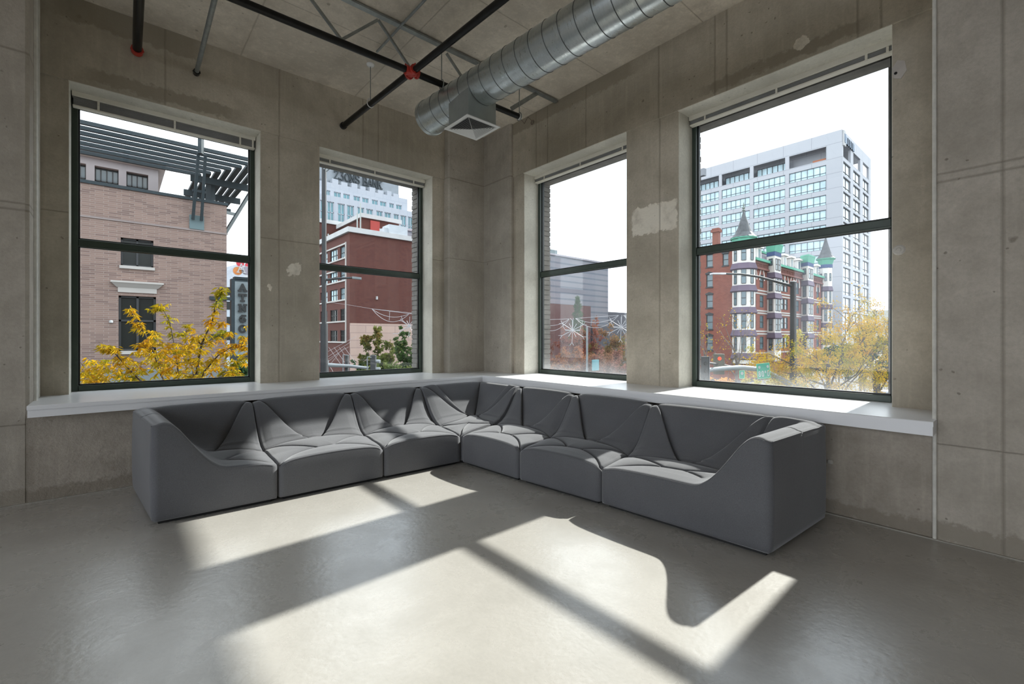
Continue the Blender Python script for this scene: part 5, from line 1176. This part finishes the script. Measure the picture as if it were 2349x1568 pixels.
star(g2, 1313.5, 757, 28, 26); scallop(g2, (1226, 734), (1306, 731), (0, 14, 26), 26); m = MB(); m.tube([pt(1313, 757, 26), pt(1313, 734, 26), pt(1308, 730, 26)], 0.015, 6); m.tube([pt(1292, 738, 26), pt(1291, 747, 26), pt(1297, 757, 26), pt(1310, 758, 26)], 0.012, 6); m.tube([pt(1333, 742, 26), pt(1331, 756, 26), pt(1316, 758, 26)], 0.012, 6); m.build('scroll', M_DEC, g2, smooth=True)
g3 = thing('snowflake_garland', tuple(pt(1425, 750, 26)), 'white snowflake garland half hidden by the patched concrete pier', 'street decoration')
star(g3, 1425, 750, 28, 26); scallop(g3, (1320, 730), (1419, 723), (0, 13, 25), 26); scallop(g3, (1430, 723), (1530, 716), (0, 14, 26), 26); m = MB(); m.tube([pt(1425, 750, 26), pt(1425, 726, 26)], 0.015, 6); m.tube([pt(1337, 734, 26), pt(1336, 745, 26)], 0.010, 6); m.tube([pt(1401, 730, 26), pt(1402, 740, 26), pt(1408, 751, 26), pt(1422, 751, 26)], 0.012, 6); m.build('scroll', M_DEC, g3, smooth=True)
q = pt(1346.5, 774, 45); sp = thing('street_lamp', (q.x, q.y, GND), 'thin grey post among the russet trees below the ribbed hall', 'street lamp'); m = MB(); m.tube([(q.x, q.y, GND), (q.x, q.y, pt(1346, 748, 45).z)], 0.10, 10); m.build('pole', M_GAL, sp, smooth=True)
m = MB(); a = pt(1359, 836, 45); m.box(a.x-0.45, a.x+0.45, a.y-0.45, a.y-0.3, a.z-0.55, a.z+0.5, None); m.build('panel', mat_flat('teal_panel', (0.10, 0.26, 0.29)), sp)

# ------------------------------------------------------------------ trees
def leafmat(name, cols, sc=1.6, tr=0.27):
    t = NT(name); n = t.noise(sc, 3, 0.6); n2 = t.noise(sc*9, 2)
    c = t.mix(t.ramp(n, 0.36, 0.52), cols[0], cols[1]); c = t.mix(t.ramp(n, 0.52, 0.68), c, cols[2]); c = t.mix(t.math('MULTIPLY', t.ramp(n2, 0.4, 0.65), 0.6), c, cols[1] if len(cols) < 4 else cols[3])
    d = t.n.new('ShaderNodeBsdfDiffuse'); q = t.n.new('ShaderNodeBsdfTranslucent'); x = t.n.new('ShaderNodeMixShader'); x.inputs[0].default_value = tr
    t.l.new(c, d.inputs[0]); t.l.new(c, q.inputs[0]); t.l.new(d.outputs[0], x.inputs[1]); t.l.new(q.outputs[0], x.inputs[2]); t.l.new(x.outputs[0], t.out.inputs['Surface']); return t.mat
M_BARK = simple('brown_bark', (0.055, 0.042, 0.034), 0.9, vary=0.3, scale=6); M_BARKG = simple('grey_bark', (0.13, 0.11, 0.10), 0.9, vary=0.3, scale=6)
def leaf(vs, fs, p, d, n, L, w):
    """a folded drooping leaflet from p along d"""
    d = d.normalized(); s = d.cross(n)
    if s.length < 1e-4: s = d.orthogonal()
    s.normalize(); k = len(vs); b = p + d*L*0.45; e = p + d*L + Vector((0, 0, -0.12*L))
    vs += [p, b+s*w, b-s*w, e]; fs += [(k, k+1, k+3), (k, k+3, k+2)]
def rv(rg, s=1.0): return Vector((rg.gauss(0, s), rg.gauss(0, s), rg.gauss(0, s)))
def grow_tree(base, top, crown, n1, n2, n3, r0, rg, up=0.3, thin=0.5):
    """returns branch polylines with radii and twig points; crown = (centre, rx, rz)"""
    c, rx, rz = crown; B = []; tips = []
    trunk = [Vector(base), Vector(base)*0.5+Vector(top)*0.5+Vector((rg.uniform(-.15,.15), rg.uniform(-.15,.15), 0))*rx*0.3, Vector(top)]
    B.append((trunk, [r0, r0*0.8, r0*0.6]))
    for i in range(n1):
        f = rg.uniform(0.45, 1.0); s = trunk[1].lerp(trunk[2], (f-0.45)/0.55)
        a = 2*math.pi*(i+rg.random()*0.6)/n1; zz = rg.uniform(-0.55, 0.95); rr = math.sqrt(max(0.05, 1-zz*zz))*rg.uniform(0.75, 1.0)
        e = Vector((c[0]+rx*rr*math.cos(a), c[1]+rx*rr*math.sin(a), c[2]+rz*zz))
        m1 = s.lerp(e, 0.5)+Vector((0, 0, -0.05*rz))+rv(rg, rx*0.05); P = [s, s.lerp(m1, .5)+rv(rg, rx*.02), m1, m1.lerp(e, .55)+rv(rg, rx*.03), e]
        B.append((P, [r0*0.36, r0*0.28, r0*0.2, r0*0.12, r0*0.05]))
        for j in range(n2):
            k = rg.uniform(0.25, 0.98)*(len(P)-1); q = P[int(k)].lerp(P[min(int(k)+1, len(P)-1)], k-int(k))
            d = ((q-Vector(c)).normalized()*0.7+rv(rg, 0.5)+Vector((0, 0, up))).normalized()*rx*rg.uniform(0.22, 0.5)
            P2 = [q, q+d*0.5+rv(rg, rx*0.02), q+d]; B.append((P2, [r0*0.10, r0*0.06, r0*0.03]))
            for l in range(n3):
                k2 = rg.uniform(0.2, 1.0); q2 = P2[0].lerp(P2[2], k2); d2 = (d.normalized()*0.6+rv(rg, 0.6)).normalized()*rx*rg.uniform(0.08, 0.22)
                B.append(([q2, q2+d2], [r0*0.035, r0*0.015])); tips.append((q2+d2*0.5, d2)); tips.append((q2+d2, d2))
    return B, tips
def tree(name, label, cat, base, top, crown, n1, n2, n3, r0, seed, lmat, nleaf, L, w, spread, bark=None, group=None, droop=0.5):
    rg = random.Random(seed); base = Vector(base)
    root = empty(name, tuple(base)); tag(root, label, cat, group)
    B, tips = grow_tree(base, top, crown, n1, n2, n3, r0, rg)
    m = MB()
    for P, R in B: m.tube(P, R, 8 if R[0] > r0*0.2 else 4, caps=False)
    m.build('branches', bark or M_BARK, root, smooth=True, fix=False)
    if nleaf:
        vs = []; fs = []
        for i in range(nleaf):
            p, d = rg.choice(tips); p = p+rv(rg, spread)
            leaf(vs, fs, p, (d.normalized()*0.5+rv(rg, 0.55)+Vector((0, 0, -droop))), rv(rg), L*rg.uniform(0.7, 1.2), w*rg.uniform(0.8, 1.2))
        m = MB(); m.v = [tuple(v) for v in vs]; m.f = fs; m.m = [0]*len(fs); m.build('foliage', lmat, root, fix=False)
    return root
L_YEL = leafmat('golden_leaves', [(0.17, 0.20, 0.015), (0.50, 0.29, 0.012), (0.56, 0.22, 0.010), (0.38, 0.31, 0.02)], 1.3)
L_YEL2 = leafmat('yellow_honey_leaves', [(0.17, 0.18, 0.02), (0.44, 0.28, 0.02), (0.46, 0.22, 0.02), (0.34, 0.27, 0.03)], 0.7)
L_RED = leafmat('russet_leaves', [(0.15, 0.055, 0.045), (0.22, 0.075, 0.045), (0.13, 0.12, 0.06), (0.18, 0.085, 0.07)], 0.22)
L_OLV = leafmat('olive_red_leaves', [(0.07, 0.11, 0.035), (0.13, 0.14, 0.04), (0.26, 0.10, 0.035), (0.10, 0.13, 0.04)], 0.3)
L_GRN = leafmat('dark_green_leaves', [(0.025, 0.06, 0.03), (0.04, 0.085, 0.035), (0.06, 0.11, 0.04), (0.035, 0.07, 0.035)], 0.4, 0.2)

# near tree outside the first window: limbs with drooping compound leaves
rg = random.Random(5)
tb = pt(425, 1000, 8.6); near = thing('golden_leaved_tree', (tb.x, tb.y, GND), 'golden autumn tree with narrow drooping leaves just outside the far left window', 'tree')
m = MB(); base = Vector((tb.x, tb.y, GND)); fork = pt(430, 985, 8.6)
m.tube([base, base.lerp(fork, 0.5)+Vector((0.06, 0.03, 0)), fork], [0.13, 0.11, 0.085], 12, caps=False)
limbs = [([(430,985,8.6),(448,900,8.4),(452,845,8.3),(462,790,8.2),(487,735,8.1),(497,690,8.1),(510,660,8.0)], 0.030),
         ([(448,900,8.4),(470,850,8.0),(500,815,7.9),(540,790,7.8),(567,800,7.8)], 0.018),
         ([(430,985,8.6),(412,880,8.6),(402,800,8.7),(390,740,8.8),(370,700,8.8),(352,712,8.7)], 0.018),
         ([(425,950,8.5),(370,860,8.3),(350,800,8.2),(325,752,8.2),(297,708,8.2)], 0.020),
         ([(420,960,8.5),(330,880,8.0),(290,840,7.9),(255,800,7.8),(236,800,7.8)], 0.020),
         ([(430,985,8.6),(480,905,8.4),(520,860,8.5),(545,830,8.6),(572,815,8.6)], 0.020),
         ([(420,975,8.5),(300,905,7.6),(230,880,7.5),(192,868,7.4)], 0.020),
         ([(448,900,8.4),(440,830,8.8),(425,780,9.0),(430,745,9.0)], 0.014),
         ([(462,790,8.2),(440,770,8.0),(415,765,7.9)], 0.010), ([(462,790,8.2),(500,770,8.4),(530,762,8.5)], 0.010),
         ([(350,800,8.2),(320,790,8.0),(300,800,8.0)], 0.010), ([(487,735,8.1),(500,742,8.0),(512,750,8.0)], 0.008)]
tw = []
for P, r in limbs:
    Q = [pt(*p) for p in P]; m.tube(Q, [r*(1-0.85*i/(len(Q)-1)) for i in range(len(Q))], 8, caps=False)
    n_ = len(Q)-1; tot = sum((Q[i+1]-Q[i]).length for i in range(n_))
    for k in range(int(tot*17)):
        f = rg.random()**0.8*n_; i = min(int(f), n_-1); p = Q[i].lerp(Q[i+1], f-i)
        if p.z < -0.4: continue
        tw.append(p)
for k in range(430):          # crown filling twigs
    u = rg.uniform(190, 575); top_v = 800 if u < 330 else (760 if u < 430 else 740)
    v = rg.uniform(top_v + 25, 905) if rg.random() < 0.85 else rg.uniform(top_v, 905)
    tw.append(pt(u, v, rg.uniform(7.6, 9.2)))
vs, fs = [], []
for p in tw:
    d = rv(rg, 1.0); d.z = abs(d.z)*0.5; d = d.normalized()*rg.uniform(0.06, 0.16); e = p+d; m.tube([p, p.lerp(e, .5)+Vector((0,0,.01)), e], [0.004, 0.003, 0.002], 4, caps=False)
    for j in range(rg.randint(6, 11)):
        f = rg.random(); q = p.lerp(e, f); a = rg.uniform(0, 2*math.pi)
        dd_ = Vector((math.cos(a), math.sin(a), rg.uniform(-1.5, 0.1)))
        leaf(vs, fs, q, dd_, Vector((math.sin(a), -math.cos(a), rg.uniform(-0.3, 0.3))), rg.uniform(0.07, 0.135), rg.uniform(0.009, 0.0155))
m.build('branches', M_BARK, near, smooth=True, fix=False)
m = MB(); m.v = [tuple(v) for v in vs]; m.f = fs; m.m = [0]*len(fs); m.build('foliage', L_YEL, near, fix=False)

def T(name, label, cat, u, v, t, rpx, rzpx, seed, lmat, nleaf, L, w, n=(9, 7, 5), r0=None, bark=None, group=None, spread=None, droop=0.4):
    c = pt(u, v, t); rx, rz = rpx*t/FPX, rzpx*t/FPX
    return tree(name, label, cat, (c.x, c.y, GND), (c.x, c.y, c.z-rz*0.2), ((c.x, c.y, c.z), rx, rz), *n, r0 or rx*0.045, seed, lmat, nleaf, L, w, spread if spread is not None else rx*0.035, bark, group, droop)
T('honey_locust', 'large yellow leaved tree with dark branches in front of the hotel and office tower', 'tree', 1900, 812, 19, 135, 112, 11, L_YEL2, 17000, 0.088, 0.018, (13, 9, 5), 0.12)
T('honey_locust', 'sparse yellow tree at the right edge of the far right window', 'tree', 2012, 805, 22, 95, 105, 12, L_YEL2, 11000, 0.095, 0.019, (12, 8, 5), 0.12)
T('honey_locust', 'pale green and yellow tree left of the dark street lamp', 'tree', 1790, 845, 26, 62, 92, 13, leafmat('lime_yellow_leaves', [(0.24, 0.26, 0.07), (0.42, 0.36, 0.08), (0.50, 0.30, 0.07)], 0.6), 7000, 0.13, 0.028, (10, 7, 5), 0.10)
T('young_street_tree', 'bare grey tree rising in front of the turret of the hotel', 'tree', 1690, 795, 30, 62, 92, 14, L_YEL2, 260, 0.13, 0.03, (10, 8, 5), 0.11, M_BARKG)
T('young_street_tree', 'bare grey tree at the left edge of the far right window', 'tree', 1618, 800, 32, 42, 70, 15, L_YEL2, 140, 0.13, 0.03, (8, 7, 5), 0.08, M_BARKG)
T('orange_shrub', 'orange leaved shrub low behind the signal mast', 'shrub', 1640, 872, 34, 34, 24, 16, leafmat('orange_leaves', [(0.50, 0.24, 0.06), (0.58, 0.30, 0.08), (0.40, 0.26, 0.10)], 0.8), 2600, 0.15, 0.04, (9, 6, 4), 0.05)
T('green_shrub_tree', 'dark green tree behind the yellow leaves at the foot of the office tower', 'tree', 1975, 815, 60, 62, 55, 17, L_GRN, 5000, 0.45, 0.16, (9, 7, 4))
T('green_shrub_tree', 'dark green tree low beside the end turret of the hotel', 'tree', 1925, 800, 66, 34, 38, 18, L_GRN, 3000, 0.45, 0.16, (9, 6, 4))
for k, (u, v, t, r_, rz, lb) in enumerate(((1283, 820, 60, 52, 52, 'russet autumn tree at the left of the window right of the corner'), (1352, 800, 62, 48, 58, 'tall red and orange autumn tree behind the thin grey post'), (1415, 800, 60, 56, 62, 'olive and russet autumn tree beside the patched concrete pier'), (1320, 845, 52, 60, 34, 'low orange autumn tree in front of the other russet trees'), (1400, 850, 50, 60, 36, 'low pinkish autumn tree at the bottom right of its window'))):
    T('autumn_tree', lb, 'tree', u, v, t, r_, rz, 30+k, (L_RED, L_RED, leafmat('mixed_autumn_leaves', [(0.13, 0.125, 0.05), (0.19, 0.11, 0.05), (0.22, 0.085, 0.05)], 0.2), leafmat('orange_autumn_leaves', [(0.27, 0.10, 0.045), (0.21, 0.11, 0.06), (0.14, 0.10, 0.06)], 0.25), leafmat('pink_autumn_leaves', [(0.24, 0.11, 0.09), (0.19, 0.095, 0.055), (0.13, 0.115, 0.065)], 0.25))[k], 9000, 0.24, 0.07, (12, 9, 5), None, M_BARKG)
def conifer(label, u, vtop, vbase, t, rpx, seed):
    rg = random.Random(seed); a, b = pt(u, vtop, t), pt(u, vbase, t); r = rpx*t/FPX; root = thing('evergreen_tree', (a.x, a.y, GND), label, 'tree')
    m = MB(); m.tube([(a.x, a.y, GND), (a.x, a.y, a.z)], [r*0.12, 0.03], 8); m.build('trunk', M_BARK, root)
    vs, fs = [], []; H = a.z-b.z
    for i in range(6000):
        f = rg.random()**0.7; R = r*(0.05+0.95*f)*(0.75+0.35*math.sin(f*38)); an = rg.uniform(0, 6.283); k = math.sqrt(rg.random())
        p = Vector((a.x+R*k*math.cos(an), a.y+R*k*math.sin(an), a.z-H*f)); leaf(vs, fs, p+rv(rg, r*0.05), Vector((math.cos(an), math.sin(an), -0.25))+rv(rg, 0.25), rv(rg), r*rg.uniform(0.10, 0.24), r*0.022)
    m = MB(); m.v = [tuple(v) for v in vs]; m.f = fs; m.m = [0]*len(fs); m.build('foliage', L_GRN, root, fix=False)
conifer('dark pointed evergreen in front of the ribbed hall', 1325, 678, 790, 75, 24, 3)
T('pear_tree', 'tall olive tree with reddish tips in front of the red brick office', 'tree', 866, 808, 45, 36, 62, 41, L_OLV, 6500, 0.26, 0.09, (12, 8, 4), droop=-0.5)
T('pear_tree', 'dark green tree at the right side of the bank tower window', 'tree', 934, 812, 42, 27, 60, 42, leafmat('deep_green_red_leaves', [(0.04, 0.08, 0.03), (0.06, 0.10, 0.035), (0.16, 0.09, 0.035)], 0.3), 5200, 0.24, 0.08, (12, 8, 4), droop=-0.5)
T('green_bush', 'low green bush left of the olive tree', 'shrub', 832, 838, 50, 22, 18, 43, L_GRN, 2200, 0.26, 0.09, (8, 6, 4))
T('green_bush', 'low green hedge tree along the bottom of the bank tower window', 'shrub', 900, 858, 40, 62, 20, 44, L_OLV, 4500, 0.24, 0.08, (10, 7, 4))
T('dark_yucca_bush', 'dark green bush under the blade sign', 'shrub', 552, 868, 14, 24, 32, 45, L_GRN, 1500, 0.30, 0.03, (8, 5, 4), group=None)
# dark shop front and pale vans far below
for k, (u, v, t, w_, h_, c_, lb) in enumerate(((1985, 893, 34, 3.4, 1.5, (0.55, 0.56, 0.58), 'white van parked behind the yellow trees'), (2030, 868, 48, 4.2, 1.6, (0.5, 0.51, 0.54), 'pale van parked farther behind the yellow trees'))):
    q = pt(u, v, t); vn = thing('van', (q.x, q.y, GND), lb, 'van'); z0 = GND
    m = MB(); m.prism([(-w_/2, 0.35), (w_/2, 0.35), (w_/2, 1.1), (w_/2-0.5, 1.25), (w_/2-0.9, 1.95), (-w_/2, 2.0)], lambda a, b, d: (q.x+d, q.y+a, z0+b), -0.9, 0.9); m.build('body', mat_flat('van_paint_%s' % ('white' if k == 0 else 'pale'), c_, 0.35), vn)
    m = MB(); m.box(q.x-0.91, q.x+0.91, q.y-w_/2+0.4, q.y+w_/2-1.0, z0+1.3, z0+1.8); m.build('side_window', M_GDK, vn)
    for sy in (-1, 1):
        for sx in (-1, 1):
            m = MB(); m.tube([(q.x+sx*0.72, q.y+sy*w_*0.32, z0+0.34), (q.x+sx*0.92, q.y+sy*w_*0.32, z0+0.34)], 0.33, 16); m.build('wheel', M_GASKET, vn, smooth=True)

# small patches and plates on the right pier and lower wall
hp = at('x', XP, 2063, 160); m = MB(); m.prism([(hp.y+0.045*math.cos(k*math.pi/3+0.3), hp.z+0.075*math.sin(k*math.pi/3+0.3)) for k in range(6)], lambda a, b, d: (d, a, b), XP-0.006, XP+0.002); hx = empty('cover_plate', (XP, hp.y, hp.z)); tag(hx, 'pale hexagonal cover plate high on the rightmost concrete pier', 'cover plate')
m.build('plate', simple('putty_plate', (0.52, 0.48, 0.44), 0.8), hx)
m = MB(); m.tube([(XP-0.010, hp.y+0.02, hp.z-0.02), (XP-0.004, hp.y+0.02, hp.z-0.02)], 0.010, 10); m.build('screw', M_BLK, hx)
hp = at('x', XP, 2062, 573); m = MB(); m.tube([(XP-0.008, hp.y, hp.z), (XP+0.002, hp.y, hp.z)], [0.030, 0.042], 14); m.tube([(XP-0.014, hp.y, hp.z), (XP-0.007, hp.y, hp.z)], [0.012, 0.018], 10)
tag(m.build('filled_tie_hole', simple('putty_fill', (0.56, 0.53, 0.48), 0.85, bump=0.4), None), 'round pale putty filled tie hole halfway up the right concrete pier', 'wall patch')
hp = at('x', XC+0.012, 1905, 1058); m = MB(); m.lathe([(0.002, -0.02), (0.018, -0.014), (0.022, 0.0), (0.016, 0.014), (0.002, 0.018)], (XC+0.006, hp.y, hp.z), 10)
tag(m.build('mortar_lump', simple('grey_mortar', (0.42, 0.39, 0.34), 0.9, bump=0.5), None, smooth=True), 'small grey mortar lump on the lower wall beside the right sofa arm', 'mortar lump')
# diagonal wire lattice below the second window
lt = thing('wire_lattice', tuple(pt(775, 835, 30)), 'crossed white wires at the lower left of the bank tower window', 'lattice')
m = MB()
for k in range(4):
    m.tube([pt(752, 822+k*1-13*k+20, 30), pt(752+13*k+26, 822-13*k-12, 30)], 0.010, 5); m.tube([pt(754+12*k, 796, 30), pt(754+12*k+27, 834, 30)], 0.008, 5)
m.tube([pt(748, 826, 30), pt(800, 795, 30)], 0.008, 5); m.tube([pt(758, 842, 30), pt(770, 862, 30)], 0.010, 5)
m.build('wires', M_DEC, lt)
